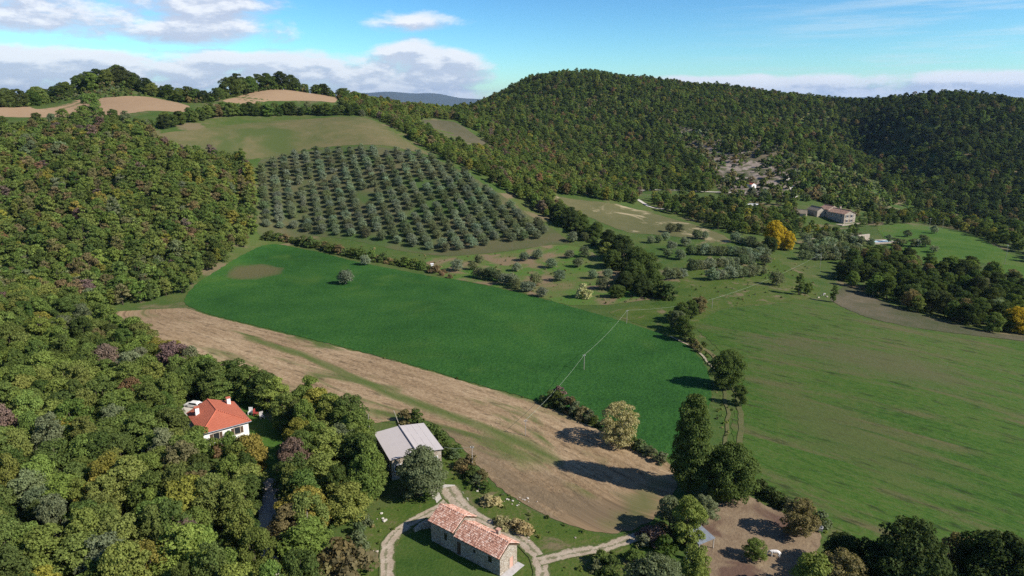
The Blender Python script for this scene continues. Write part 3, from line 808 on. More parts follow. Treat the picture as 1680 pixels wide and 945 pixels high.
def plant(name, kind, x, y, scale, tint, label, cat='tree', group=None, var=None, sz=None, rz=None, drop=0.1):
    """one tree: an Empty at its foot with a crown and a trunk"""
    vs = TREES[kind]; cm, tm = vs[(var if var is not None else rnd.randrange(len(vs))) % len(vs)]
    s = (scale, scale, sz or scale) if not isinstance(scale, tuple) else scale
    e = empty(name, (x, y, gz(x, y) - drop), rz if rz is not None else rnd.uniform(0, 6.28), s)
    c = share('crown', cm, e); c['tint'] = tint; c.id_properties_ui('tint').update(subtype='COLOR') if False else None
    share('trunk', tm, e)
    return tag(e, label, cat, group)


# a wood that reads as one mass: points carrying variant, size, turn and colour, drawn by geometry nodes
_PROTO = {}


def proto(kinds):
    key = '+'.join(kinds)
    if key not in _PROTO:
        c = bpy.data.collections.new('foliage_' + key)
        i = 0
        for kd in kinds:
            for me in SINGLE[kd]:
                o = bpy.data.objects.new('foliage_%s_%02d' % (key, i), me); c.objects.link(o); i += 1
        ng = bpy.data.node_groups.new('scatter_' + key, 'GeometryNodeTree')
        ng.interface.new_socket('Geometry', in_out='INPUT', socket_type='NodeSocketGeometry'); ng.interface.new_socket('Geometry', in_out='OUTPUT', socket_type='NodeSocketGeometry')
        n = ng.nodes; gi = n.new('NodeGroupInput'); go = n.new('NodeGroupOutput'); ci = n.new('GeometryNodeCollectionInfo')
        ci.inputs['Collection'].default_value = c; ci.inputs['Separate Children'].default_value = True; ci.inputs['Reset Children'].default_value = True
        ip = n.new('GeometryNodeInstanceOnPoints'); ip.inputs['Pick Instance'].default_value = True

        def attr(nm, ty):
            a = n.new('GeometryNodeInputNamedAttribute'); a.data_type = ty; a.inputs['Name'].default_value = nm
            return a.outputs[0]
        L = ng.links.new
        L(gi.outputs[0], ip.inputs['Points']); L(ci.outputs[0], ip.inputs['Instance']); L(attr('variant', 'INT'), ip.inputs['Instance Index'])
        er = n.new('FunctionNodeEulerToRotation'); L(attr('turn', 'FLOAT_VECTOR'), er.inputs[0]); L(er.outputs[0], ip.inputs['Rotation'])
        L(attr('size', 'FLOAT_VECTOR'), ip.inputs['Scale']); L(ip.outputs[0], go.inputs[0])
        _PROTO[key] = (ng, i)
    return _PROTO[key]


def mass(name, pts, kinds, label, cat):
    """pts = [(x, y, size, tint)]"""
    ng, nv = proto(kinds)
    r_ = random.Random(len(pts)); n = len(pts)
    x = np.array([p[0] for p in pts]); y = np.array([p[1] for p in pts]); z = ground(x, y) - 0.15
    me = bpy.data.meshes.new(name); me.vertices.add(n); me.vertices.foreach_set('co', np.stack([x, y, z], 1).astype(np.float32).ravel())
    a = me.attributes.new('variant', 'INT', 'POINT'); a.data.foreach_set('value', [r_.randrange(nv) for _ in range(n)])
    a = me.attributes.new('turn', 'FLOAT_VECTOR', 'POINT'); a.data.foreach_set('vector', np.array([(0, 0, r_.uniform(0, 6.28)) for _ in range(n)]).ravel())
    a = me.attributes.new('size', 'FLOAT_VECTOR', 'POINT'); a.data.foreach_set('vector', np.array([(p[2], p[2], p[2] * r_.uniform(0.85, 1.2)) for p in pts]).ravel())
    a = me.attributes.new('tint', 'FLOAT_COLOR', 'POINT'); a.data.foreach_set('color', np.array([(*p[3], 1) for p in pts]).ravel())
    o = bpy.data.objects.new(name, me); COL.objects.link(o)
    m = o.modifiers.new('scatter', 'NODES'); m.node_group = ng
    return tag(o, label, cat, kind='stuff')


# ------------------------------------------------------------------ where the woods stand
NEAR_WOOD = [(-420, 470), (0, 492), (100, 512), (150, 535), (230, 578), (330, 622), (450, 668), (545, 700), (605, 735), (612, 780), (616, 815), (602, 836), (560, 862), (528, 915), (500, 1000), (480, 1300), (-900, 1300)]
CLEARING = [(290, 672), (330, 662), (425, 660), (455, 684), (478, 725), (480, 775), (462, 806), (432, 806), (420, 782), (350, 768), (316, 745), (296, 712)]
DRIVE = [(428, 790), (464, 790), (462, 830), (460, 870), (466, 920), (480, 1010), (430, 1010), (424, 900), (424, 850)]
LEFT_SLOPE = [(-420, 222), (-100, 222), (0, 224), (60, 218), (120, 212), (180, 209), (235, 216), (252, 235), (300, 256), (390, 266), (410, 285), (416, 330), (418, 372), (412, 398), (372, 430), (322, 460), (298, 488), (230, 500), (150, 508), (100, 512), (0, 492), (-420, 470)]
HILL = [(745, 192), (745, 60), (1950, 60), (1950, 470),
        (1700, 408), (1620, 372), (1560, 352), (1500, 345), (1470, 330), (1440, 300), (1400, 280), (1330, 262), (1300, 285), (1200, 260), (1150, 262), (1190, 312), (1060, 330), (1020, 310), (940, 262), (880, 238), (800, 200)]
QUARRY = [(1090, 200), (1170, 222), (1260, 232), (1310, 262), (1320, 330), (1250, 330), (1190, 325), (1150, 270), (1110, 235)]
SPUR = [(560, 178), (560, 100), (760, 100), (745, 190), (800, 200), (880, 238), (940, 262), (1020, 305), (1050, 322), (1045, 338), (960, 324), (912, 318), (905, 330), (930, 352), (970, 372), (1010, 392), (1050, 430), (1085, 462), (1085, 482),
        (1040, 480), (1010, 470), (1000, 440), (975, 418), (950, 395), (915, 372), (870, 338), (800, 296), (730, 262), (690, 240), (655, 214), (612, 194)]
FALLOW_X = [(680, 202), (700, 194), (750, 198), (785, 222), (815, 246), (780, 252), (735, 238)]
VALLEY = [(1372, 452), (1392, 436), (1420, 424), (1450, 422), (1490, 428), (1540, 448), (1600, 440), (1650, 465), (1800, 520), (1800, 572), (1690, 552), (1620, 545), (1560, 530), (1480, 506), (1410, 476), (1388, 470), (1372, 462)]
VILLA_W = [(1500, 352), (1560, 356), (1620, 376), (1700, 412), (1760, 440), (1760, 452), (1690, 428), (1620, 396), (1560, 374), (1510, 368)]
BELOW_HILL = [(1050, 322), (1190, 319), (1290, 331), (1310, 340), (1300, 352), (1320, 362), (1310, 385), (1300, 398), (1240, 385), (1205, 388), (1150, 366), (1080, 345)]
VILLA_G = [(1302, 374), (1345, 376), (1372, 380), (1410, 382), (1410, 394), (1360, 390), (1310, 390)]
VILLA_B = [(1405, 358), (1450, 350), (1500, 352), (1520, 366), (1450, 370), (1412, 376)]
NO_ROAD = [(1225, 336), (1290, 338), (1290, 350), (1225, 350)]
ROADSIDE = [(1040, 316), (1100, 314), (1200, 319), (1310, 326), (1310, 336), (1200, 332), (1100, 328), (1040, 328)]
MIXNEAR = dict(deep=2.8, green=6.0, light=4.2, yellow=0.5, rust=0.12, purple=0.14, grey=0.5, brown=0.4)
MIXSLOPE = dict(deep=2, green=5.5, light=3.2, yellow=0.7, rust=0.45, purple=0.3, grey=0.7, brown=1.2)
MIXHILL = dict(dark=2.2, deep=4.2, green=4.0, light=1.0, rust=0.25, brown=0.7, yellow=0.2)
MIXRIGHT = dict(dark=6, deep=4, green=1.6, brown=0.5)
MIXSPUR = dict(deep=2.5, green=4.5, light=2.5, rust=0.5, purple=0.25, brown=0.9, yellow=0.4)


def candidates(xr, yr, step, seed, keep=0.36):
    g = np.random.default_rng(seed)
    X, Y = np.meshgrid(np.arange(*xr, step), np.arange(*yr, step)); X = X + (np.arange(X.shape[0]) % 2)[:, None] * step * 0.5
    X = (X + g.uniform(-keep, keep, X.shape) * step).ravel(); Y = (Y + g.uniform(-keep, keep, Y.shape) * step).ravel()
    px, py, d = to_px(X, Y, ground(X, Y))
    return X, Y, px, py, d


def visible_ok(X, Y, h=9.0, n=60):
    """is the top of a tree at X, Y in open view of the camera (terrain only)"""
    Z = ground(X, Y) + h; ok = np.ones(len(X), bool)
    for f in np.linspace(0.15, 0.985, n):
        ok &= (CAM_H + (Z - CAM_H) * f) > ground(X * f, Y * f) - 0.5
    return ok


# near wood: the largest trees in the picture are things of their own
X, Y, px, py, d = candidates((-260, 20), (62, 262), 4.75, 3, 0.45)
k = inside(NEAR_WOOD, px, py) & ~inside(CLEARING, px, py) & ~inside(DRIVE, px, py) & (px > -420) & (py < 1300)
near = [(X[i], Y[i], px[i], py[i], d[i]) for i in np.nonzero(k)[0]]
near.sort(key=lambda q: q[4])
vis = [q for q in near if q[2] > -40 and q[3] < 1065]
single, rest = vis[:330], vis[330:] + [q for q in near if not (q[2] > -40 and q[3] < 1065)]
COLW = dict(deep='dark green', green='green', light='light green', yellow='yellow-green', rust='rust-brown', purple='purplish-brown', grey='grey-green', brown='brownish', dark='very dark green')


def near_region(px_, py_):
    if px_ > 470 and py_ < 800: return 'left of the grey barn'
    if px_ > 440: return 'left of the farm track'
    if py_ < 690: return 'behind the red-roofed house' if px_ > 200 else 'in the left wood'
    if px_ > 260 and py_ < 870: return 'below the red-roofed house'
    return 'in the lower left wood'


def in_words(n):
    n = max(0, min(99, n)); U = 'zero one two three four five six seven eight nine ten eleven twelve thirteen fourteen fifteen sixteen seventeen eighteen nineteen'.split()
    T = 'twenty thirty forty fifty sixty seventy eighty ninety'.split()
    return U[n] if n < 20 else T[n // 10 - 2] + ('-' + U[n % 10] if n % 10 else '')


def place(x, y, h):
    a, b, _ = to_px(x, y, gz(x, y) + h * 0.6)
    return '%s percent across, %s percent down' % (in_words(round(float(a) / 16.8)), in_words(round(float(b) / 9.45)))


_seen = set()


def unique(pre, x, y, h):
    """a label that ends with the place in the photo; a clash is settled by the exact height looked at"""
    l = '%s, %s' % (pre, place(x, y, h)); q = 0
    while l in _seen:
        q += 1; l = '%s, %s' % (pre, place(x, y, h + (q + 1) // 2 * (0.5 if q % 2 else -0.5)))
    _seen.add(l)
    return l


r2 = random.Random(4)
for (x, y, a, b, dd) in single:
    nm, tint = pick_tint(r2, MIXNEAR); reg = near_region(a, b)
    plant('wood_tree', 'oak', x, y, r2.choice((0.66, 0.76, 0.86, 0.95, 1.05, 1.15)) * r2.uniform(0.92, 1.08), tint, unique('%s tree %s' % (COLW[nm], reg), x, y, 8), 'tree', 'trees of the wood on the left', sz=r2.uniform(0.78, 1.18))
pts = [(x, y, r2.uniform(0.75, 1.15), pick_tint(r2, MIXNEAR)[1]) for (x, y, *_r) in rest]
X, Y, px, py, d = candidates((-460, -20), (190, 560), 4.7, 8, 0.45)
k = inside(LEFT_SLOPE, px, py) & (px > -400)
pts += [(X[i], Y[i], r2.uniform(0.55, 1.0), pick_tint(r2, MIXSLOPE)[1]) for i in np.nonzero(k)[0]]
mass('slope_wood', pts, ['far_oak'], 'mixed autumn wood covering the whole slope left of the olive grove', 'wood')

X, Y, px, py, d = candidates((-220, 1150), (400, 1420), 5.3, 9, 0.48)
k = inside(HILL, px, py) & ~inside(QUARRY, px, py) & ~inside(ROADSIDE, px, py) & (px < 1940)
# the crowns just behind each crest too, so that the skyline is closed
pp, qq = [], []
ok = visible_ok(X, Y, 10.0)
for i in np.nonzero(ok & (Y > 430))[0]:
    if not k[i]: continue
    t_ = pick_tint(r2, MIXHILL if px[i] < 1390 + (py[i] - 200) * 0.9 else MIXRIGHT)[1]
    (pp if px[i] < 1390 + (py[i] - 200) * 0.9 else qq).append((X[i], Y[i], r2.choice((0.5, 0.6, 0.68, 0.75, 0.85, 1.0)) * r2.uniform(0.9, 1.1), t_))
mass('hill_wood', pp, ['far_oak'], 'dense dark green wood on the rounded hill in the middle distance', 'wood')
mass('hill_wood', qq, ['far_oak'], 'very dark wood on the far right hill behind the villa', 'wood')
k = inside(SPUR, px, py) & ~inside(FALLOW_X, px, py) & ok
X2, Y2, px2, py2, d2 = candidates((-180, 240), (230, 860), 4.9, 10, 0.45)
k = inside(SPUR, px2, py2) & ~inside(FALLOW_X, px2, py2) & visible_ok(X2, Y2, 9.0) & (py2 < 372)
pts = [(X2[i], Y2[i], r2.uniform(0.5, 0.92), pick_tint(r2, MIXSPUR)[1]) for i in np.nonzero(k)[0]]
mass('spur_wood', pts, ['far_oak'], 'long green wood running down the spur beside the olive grove', 'wood')
X2, Y2, px2, py2, d2 = candidates((60, 420), (180, 620), 5.8, 12)
k = (inside(VILLA_W, px2, py2) | inside(BELOW_HILL, px2, py2) | inside(VILLA_B, px2, py2) | inside(VILLA_G, px2, py2)) & ~inside(NO_ROAD, px2, py2) & ~inside(ROADSIDE, px2, py2) & visible_ok(X2, Y2, 9.0)
pts = [(X2[i], Y2[i], r2.uniform(0.45, 0.95) * (0.7 if 1300 < px2[i] < 1520 else 1), pick_tint(r2, dict(deep=3, green=3, dark=2, brown=1, yellow=0.6))[1]) for i in np.nonzero(k)[0]]
mass('valley_wood', pts, ['far_oak'], 'tree belt along the valley behind the villa and its lawn', 'wood')
# scrub on the stony slope above the white road
X2, Y2, px2, py2, d2 = candidates((150, 560), (430, 900), 5.6, 14)
k = (inside(QUARRY, px2, py2) | inside([(1310, 262), (1400, 285), (1470, 330), (1440, 350), (1310, 330)], px2, py2)) & (np.random.default_rng(2).random(len(X2)) < np.where(inside([(1150, 240), (1205, 256), (1292, 280), (1305, 322), (1205, 320), (1180, 290)], px2, py2), 0.22, 0.75))
pts = [(X2[i], Y2[i], r2.uniform(0.7, 2.9), pick_tint(r2, dict(deep=3, green=3, dark=2, brown=1.5, grey=1.5))[1]) for i in np.nonzero(k)[0]]
mass('scrub', pts, ['far_shrub'], 'scattered scrub on the stony slope around the quarry scars', 'scrub')

# ------------------------------------------------------------------ single trees
def grow(name, kind, px_, py_, h_scale, tint, label, group=None, var=0, w=None, cat='tree'):
    x, y = hit(px_, py_)
    return plant(name, kind, x, y, (w or h_scale, w or h_scale, h_scale), TINT[tint] if isinstance(tint, str) else tint, label, cat, group, var, rz=(px_ * 0.7) % 6.28)


grow('broadleaf_tree', 'tall', 1130, 806, 1.04, 'deep', 'tallest dark tree, at the right corner of the stubble field', w=0.86)
grow('broadleaf_tree', 'bigoak', 1196, 820, 1.06, 'deep', 'wide dark oak touching the right side of the tallest tree', var=1, w=0.98)
grow('broadleaf_tree', 'bigoak', 1192, 636, 0.98, 'deep', 'round dark tree standing alone between green field and meadow', var=2, w=0.88)
grow('broadleaf_tree', 'oak', 1214, 664, 0.58, 'deep', 'small round tree just below the lone round tree at meadow edge', var=3)
grow('willow_tree', 'willow', 1016, 728, 1.02, 'straw', 'pale straw-coloured egg-shaped tree on the hedge below the green field')
grow('broadleaf_tree', 'bigoak', 690, 812, 0.96, 'sage', 'grey-green tree in front of the grey-roofed barn', var=3, w=1.0)
grow('broadleaf_tree', 'oak', 1306, 880, 0.76, 'brown', 'brownish tree on the right edge of the dirt paddock', var=4, w=0.80)
grow('broadleaf_tree', 'oak', 1237, 918, 0.42, 'green', 'small tree alone inside the dirt paddock', var=5, w=0.5)
grow('broadleaf_tree', 'oak', 1330, 992, 0.95, 'light', 'yellowish tree at the bottom right corner of the paddock', var=6)
grow('broadleaf_tree', 'oak', 1124, 890, 0.98, 'light', 'yellow-green tree at the left edge of the dirt paddock', var=0, w=0.8)
grow('broadleaf_tree', 'oak', 1152, 858, 0.62, 'grey', 'small grey-green tree behind the upper left paddock edge', var=2, w=0.7)
grow('broadleaf_tree', 'oak', 1098, 868, 0.7, 'grey', 'pale green tree between the track end and the paddock', var=3, w=0.62)
grow('broadleaf_tree', 'bigoak', 1072, 1000, 0.82, 'sage', 'broad olive-green tree cut by the bottom edge below the track end', var=0, w=0.9)
grow('broadleaf_tree', 'oak', 1140, 948, 0.62, 'light', 'small yellow-green tree below the grey shed at the bottom edge', var=1)
grow('broadleaf_tree', 'bigoak', 1482, 985, 1.28, 'dark', 'large very dark oak at the bottom edge right of the paddock', var=0, w=1.12)
grow('broadleaf_tree', 'bigoak', 1625, 1005, 1.22, 'dark', 'large dark oak near the bottom right corner', var=2, w=1.08)
grow('broadleaf_tree', 'bigoak', 1700, 1020, 1.10, 'dark', 'dark oak cut by the right picture edge at the bottom', var=1)
grow('broadleaf_tree', 'oak', 1564, 955, 0.95, 'brown', 'brownish tree squeezed between the two large dark oaks', var=2)
grow('broadleaf_tree', 'bigoak', 1385, 945, 0.70, 'dark', 'dark tree right of the brownish paddock tree', var=3, w=0.72)
grow('broadleaf_tree', 'oak', 1420, 950, 0.75, 'dark', 'dark tree leaning on the left side of the large bottom oak', var=4)
grow('broadleaf_tree', 'oak', 1375, 990, 0.95, 'brown', 'yellow-brown tree in front of the dark trees at bottom right', var=5)
for i, (a, b, s, c) in enumerate([(1118, 527, 0.75, 'deep'), (1110, 541, 0.72, 'sage'), (1124, 558, 0.80, 'deep'), (1134, 521, 0.70, 'deep'), (1150, 515, 0.68, 'brown'), (1141, 513, 0.6, 'brown'), (1101, 530, 0.5, 'deep'), (1118, 548, 0.7, 'deep')]):
    x, y = hit(a, b); grow('broadleaf_tree', 'oak', a, b, s, c, unique('%s tree of the clump beside the meadow' % ('brown' if c == 'brown' else 'dark'), x, y, 5), 'clump between green field and meadow', i)
for i, (a, b, s, w, lab) in enumerate([(1268, 408, 1.40, 1.12, 'tall golden-yellow tree in the valley left of the villa'), (1290, 410, 0.95, 0.8, 'smaller golden-yellow tree at the right side of the tall golden one')]):
    grow('autumn_tree', 'bigoak', a, b, s, 'gold', lab, None, i, w)
grow('broadleaf_tree', 'bigoak', 1262, 414, 0.75, 'dark', 'dark green bush-like tree at the foot of the golden tree', var=2)
grow('broadleaf_tree', 'bigoak', 1666, 545, 0.85, 'gold', 'golden-yellow tree in the gully wood at the right picture edge', var=1)
grow('broadleaf_tree', 'oak', 1612, 530, 0.8, 'yellow', 'yellow tree in the gully wood left of the golden edge tree', var=2)
grow('poplar_tree', 'poplar', 1310, 484, 1.0, 'deep', 'upright narrow tree in the grass above the large meadow')
grow('broadleaf_tree', 'oak', 1325, 482, 0.5, 'green', 'low round bush beside the upright narrow tree', var=1)
grow('poplar_tree', 'poplar', 1367, 496, 0.8, 'deep', 'short narrow tree beside the fallow bank', var=1)
for i, (a, b, s) in enumerate([(400, 284, 1.75), (411, 312, 1.9), (398, 325, 1.6), (416, 345, 1.7), (388, 300, 1.5)]):
    x, y = hit(a, b); grow('poplar_tree', 'poplar', a, b, s, ('green', 'yellow', 'brown', 'light', 'deep')[i], unique('tall %s tree left of the grove' % ('green', 'yellowish', 'brownish', 'light green', 'dark green')[i], x, y, 14), 'tall trees beside the grove', i, s * 0.9)
for i, (a, b, s, w) in enumerate([(935, 372, 1.1, 1.1), (955, 380, 0.8, 0.9), (978, 392, 0.9, 0.85), (1000, 408, 1.0, 1.0), (1020, 428, 1.25, 1.2), (1042, 440, 1.0, 1.1), (1062, 458, 1.1, 1.0), (1026, 476, 0.8, 0.8), (1052, 485, 0.85, 0.8), (1040, 466, 0.95, 0.9), (1072, 474, 0.8, 0.8),
                                   (915, 358, 0.9, 0.8), (896, 345, 0.75, 0.75), (1004, 440, 0.85, 0.9), (1012, 488, 0.5, 0.6)]):
    x, y = hit(a, b); grow('hedgerow_tree', 'bigoak', a, b, s * 0.95, ('dark', 'deep', 'deep', 'dark')[i % 4], unique('dark tree of the thick hedgerow', x, y, 8), 'thick hedgerow right of the olive slope', i, w * 0.98)
# trees on the skyline ridge
r3 = random.Random(21)
RIDGE = [(-25, 175), (0, 174), (14, 174), (30, 174), (46, 173), (58, 171), (72, 168), (88, 165), (100, 162), (112, 158), (124, 154), (136, 150), (148, 147), (160, 143), (172, 141), (184, 140), (197, 141), (210, 143), (222, 146), (236, 151), (250, 155), (262, 158), (275, 160), (290, 165),
         (304, 166), (318, 167), (332, 167), (346, 166), (358, 162), (370, 159), (382, 157), (395, 154), (408, 151), (421, 148), (434, 146), (447, 145), (460, 145), (473, 146), (486, 147), (500, 149), (514, 151), (528, 153), (542, 156), (556, 160), (570, 166), (584, 170)]
for i, (a, b) in enumerate(RIDGE):
    h_ = 1.72 if (140 < a < 205 or 365 < a < 480) else (1.4 if a < 70 or 205 <= a < 240 or 90 < a <= 140 else 1.12)
    x, y = hit(a + r3.uniform(-3, 3), b + 1.0)
    plant('ridge_tree', 'bigoak' if i % 3 else 'oak', x, y + r3.uniform(0, 10), h_ * r3.uniform(0.8, 1.08) * (1 if i % 3 else 1.2), pick_tint(r3, dict(dark=3, deep=4, green=2))[1], unique('dark ridge tree behind the ploughed fields', x, y, 10), 'tree', 'ridge line trees', drop=2.2)
pts = []
for (a, b) in densify(RIDGE, 5, False):
    for q in range(2):
        x, y = hit(a + r3.uniform(-4, 4), b + r3.uniform(0.5, 2.5)); pts.append((x, y, r3.uniform(0.9, 2.0), pick_tint(r3, dict(dark=2, deep=3, green=2, brown=1))[1]))
X2, Y2, px2, py2, d2 = candidates((-420, -200), (480, 640), 5.0, 51)
for i in np.nonzero(inside([(70, 172), (120, 152), (180, 138), (250, 150), (255, 158), (180, 160), (120, 167)], px2, py2))[0]: pts.append((X2[i], Y2[i], r3.uniform(0.5, 1.5), pick_tint(r3, dict(deep=2, green=3, brown=2, grey=2))[1]))
mass('ridge_scrub', pts, ['far_shrub'], 'low dark scrub under the ridge line trees', 'scrub')
MIDH = [(345, 192), (356, 188), (368, 190), (382, 190), (396, 189), (410, 190), (424, 188), (440, 190), (452, 186), (466, 189), (480, 188), (492, 190), (506, 184), (520, 188), (536, 190), (550, 186), (566, 188), (580, 186), (592, 190), (155, 193), (140, 200), (170, 200), (20, 215), (35, 218), (8, 214), (50, 220), (330, 196), (318, 200), (300, 204), (285, 208), (268, 212)]
MIDH += [tuple(q) for q in densify([(238, 214), (262, 210), (290, 204), (320, 199), (350, 193), (400, 190), (450, 190), (500, 189), (550, 189), (596, 190)], 10, False)] + [(64, 208), (84, 206), (104, 204), (122, 203), (190, 203), (206, 205), (222, 208)]
for i, (a, b) in enumerate(MIDH):
    x, y = hit(a + r3.uniform(-3, 3), b + r3.uniform(-1, 1))
    nm, tt = pick_tint(r3, dict(deep=4, green=4, dark=1, grey=1, brown=0.7))
    plant('hedge_tree', 'oak', x, y, r3.uniform(0.7, 1.25) * (1.5 if (a, b) == (155, 193) else 1), tt, unique('%s hedge tree above the upper meadow' % COLW[nm], x, y, 6), 'tree', 'hedge below the ploughed fields', drop=0.6)
# gully wood on the right
X2, Y2, px2, py2, d2 = candidates((100, 330), (190, 400), 6.6, 33)
k = np.nonzero(inside(VALLEY, px2, py2) & (px2 < 1790))[0]
for i in k:
    nm, tt = pick_tint(r3, dict(dark=3, deep=4, green=1.4, brown=0.8, grey=0.4))
    plant('gully_tree', 'oak' if r3.random() < 0.93 else 'cypress', X2[i], Y2[i], r3.uniform(0.7, 1.05), tt, unique('%s tree of the gully wood' % COLW[nm], X2[i], Y2[i], 6), 'tree', 'gully wood below the villa lawn')

for i, (a, b, s_, c_) in enumerate([(300, 655, 0.95, 'deep'), (322, 648, 1.0, 'green'), (345, 650, 1.1, 'deep'), (368, 652, 1.05, 'green'), (392, 654, 1.1, 'deep'), (415, 660, 1.0, 'green'), (436, 668, 1.05, 'deep'), (340, 632, 0.9, 'green'), (390, 640, 0.9, 'deep'), (430, 655, 0.85, 'brown'), (500, 700, 1.05, 'green'), (590, 745, 1.1, 'green'), (596, 790, 1.1, 'deep'), (600, 822, 0.95, 'green'), (575, 720, 1.15, 'deep'), (545, 712, 1.1, 'green')]):
    x, y = hit(a, b); plant('wood_tree', 'oak', x, y, s_, TINT[c_], unique('%s tree %s' % (COLW.get(c_, 'grey-green'), 'behind the red-roofed house' if a < 480 else 'left of the grey barn'), x, y, 7), 'tree', 'trees of the wood on the left', i)
# ------------------------------------------------------------------ olive trees
ORD = ['', 'first', 'second', 'third', 'fourth', 'fifth', 'sixth', 'seventh', 'eighth', 'ninth', 'tenth', 'eleventh', 'twelfth', 'thirteenth', 'fourteenth', 'fifteenth', 'sixteenth', 'seventeenth', 'eighteenth', 'nineteenth', 'twentieth',
       'twenty-first', 'twenty-second', 'twenty-third', 'twenty-fourth', 'twenty-fifth', 'twenty-sixth', 'twenty-seventh', 'twenty-eighth', 'twenty-ninth', 'thirtieth']
GROVE = [(427, 376), (430, 266), (470, 260), (520, 252), (590, 246), (642, 247), (700, 257), (745, 275), (790, 305), (850, 347), (900, 382), (893, 394), (850, 402), (790, 409), (768, 418), (715, 416), (690, 410), (640, 404), (600, 396), (540, 388), (500, 382), (455, 377)]
ca, sa = math.cos(R(109.5)), math.sin(R(109.5))
A0 = hit(437, 372)
r4 = random.Random(6); cols_ = {}
for i in range(-1, 34):
    for j in range(-14, 26):
        x = A0[0] + i * 6.85 * sa + j * 5.8 * ca + r4.uniform(-.15, .15); y = A0[1] - i * 6.85 * ca + j * 5.8 * sa + r4.uniform(-.15, .15)
        a, b, _ = to_px(x, y, gz(x, y))
        if inside(GROVE, a, b) and r4.random() > 0.03: cols_.setdefault(i, []).append((x, y))
far_rows = []; ylim = sorted(q[1] for c_ in cols_.values() for q in c_)[:215][-1]
for ci, i in enumerate(sorted(cols_)):
    for j, (x, y) in enumerate(sorted(cols_[i], key=lambda q: q[1])):
        s = r4.uniform(1.08, 1.38); tt = pick_tint(r4, dict(olive=3, sage=2))[1]
        if y > ylim: far_rows.append((x, y, s, tt)); continue
        plant('olive_tree', 'olive', x, y, s, tt, 'grove olive tree, %s from the bottom in the %s row from the left' % (ORD[j + 1], ORD[ci + 1]), 'olive tree', 'olive trees of the sloping grove', sz=s * r4.uniform(0.95, 1.15))
mass('olive_rows', far_rows, ['far_olive'], 'upper rows of silvery olive trees at the top of the sloping grove', 'olive grove')
LOW = [(786, 431), (860, 428), (882, 424), (750, 445), (776, 443), (905, 440), (847, 445), (918, 461), (879, 468), (784, 456), (795, 458), (806, 459), (828, 467), (840, 469), (848, 474), (862, 479), (889, 487), (599, 435), (934, 424), (940, 397), (958, 395), (959, 422), (949, 438),
       (998, 435), (972, 457), (996, 456), (869, 478), (1008, 474), (990, 474), (816, 462), (567, 466)]
for i, (a, b) in enumerate(LOW):
    x, y = hit(a, b); s = r4.uniform(1.1, 1.5)
    plant('olive_tree', 'olive', x, y, s * (1.15 if i == 30 else 1), pick_tint(r4, dict(olive=2, sage=1))[1], 'rounded olive tree standing alone in the dark green field' if i == 30 else unique('olive tree on the rough slope below the grove', x, y, 2), 'olive tree', None if i == 30 else 'olive trees below the grove')
RIGHT = [(1067, 399), (1080, 398), (1091, 394), (1100, 382), (1115, 380), (1144, 392), (1156, 392), (1124, 404), (1100, 411), (1097, 422), (1115, 426), (1094, 459), (1108, 457), (1120, 456), (1254, 435), (1272, 468), (1205, 398), (1215, 400), (1228, 404), (1240, 410), (1250, 416)]
for n_, p0, p1 in ((13, (1135, 418), (1257, 422)), (11, (1133, 444), (1238, 432)), (9, (1168, 460), (1248, 452))):
    RIGHT += [(p0[0] + (p1[0] - p0[0]) * q / (n_ - 1), p0[1] + (p1[1] - p0[1]) * q / (n_ - 1)) for q in range(n_)]
for (a, b) in RIGHT:
    x, y = hit(a + r4.uniform(-1.5, 1.5), b); s = r4.uniform(1.15, 1.55)
    plant('olive_tree', 'olive', x, y, s, pick_tint(r4, dict(olive=2, sage=2))[1], unique('olive tree right of the thick hedgerow', x, y, 2), 'olive tree', 'olive trees right of the thick hedgerow')
VO = [(1490, 388), (1512, 394), (1531, 384), (1506, 404), (1530, 414), (1470, 402), (1482, 404), (1496, 405), (1460, 398), (1518, 406), (1430, 405), (1415, 402)]
VO += [(1318 + 11 * q + (r_ % 2) * 5, 392 + 8.5 * r_) for r_ in range(5) for q in range(9)]
pts = []
for (a, b) in VO:
    x, y = hit(a + r4.uniform(-2, 2), b + r4.uniform(-1, 1)); pts.append((x, y, r4.uniform(1.0, 1.4), pick_tint(r4, dict(olive=2, sage=3))[1]))
mass('villa_olives', pts, ['far_olive'], 'dark olive trees planted in terraces around the villa pool', 'olive grove')

# ------------------------------------------------------------------ hedges and shrubs
r5 = random.Random(9)


def shrub(a, b, s, tints, pre, group, w=None, name='shrub'):
    x, y = hit(a, b); nm, tt = pick_tint(r5, tints)
    plant(name, 'shrub', x, y, (s * (w or 1), s * (w or 1), s), tt, unique(pre, x, y, 1.5), 'shrub', group)


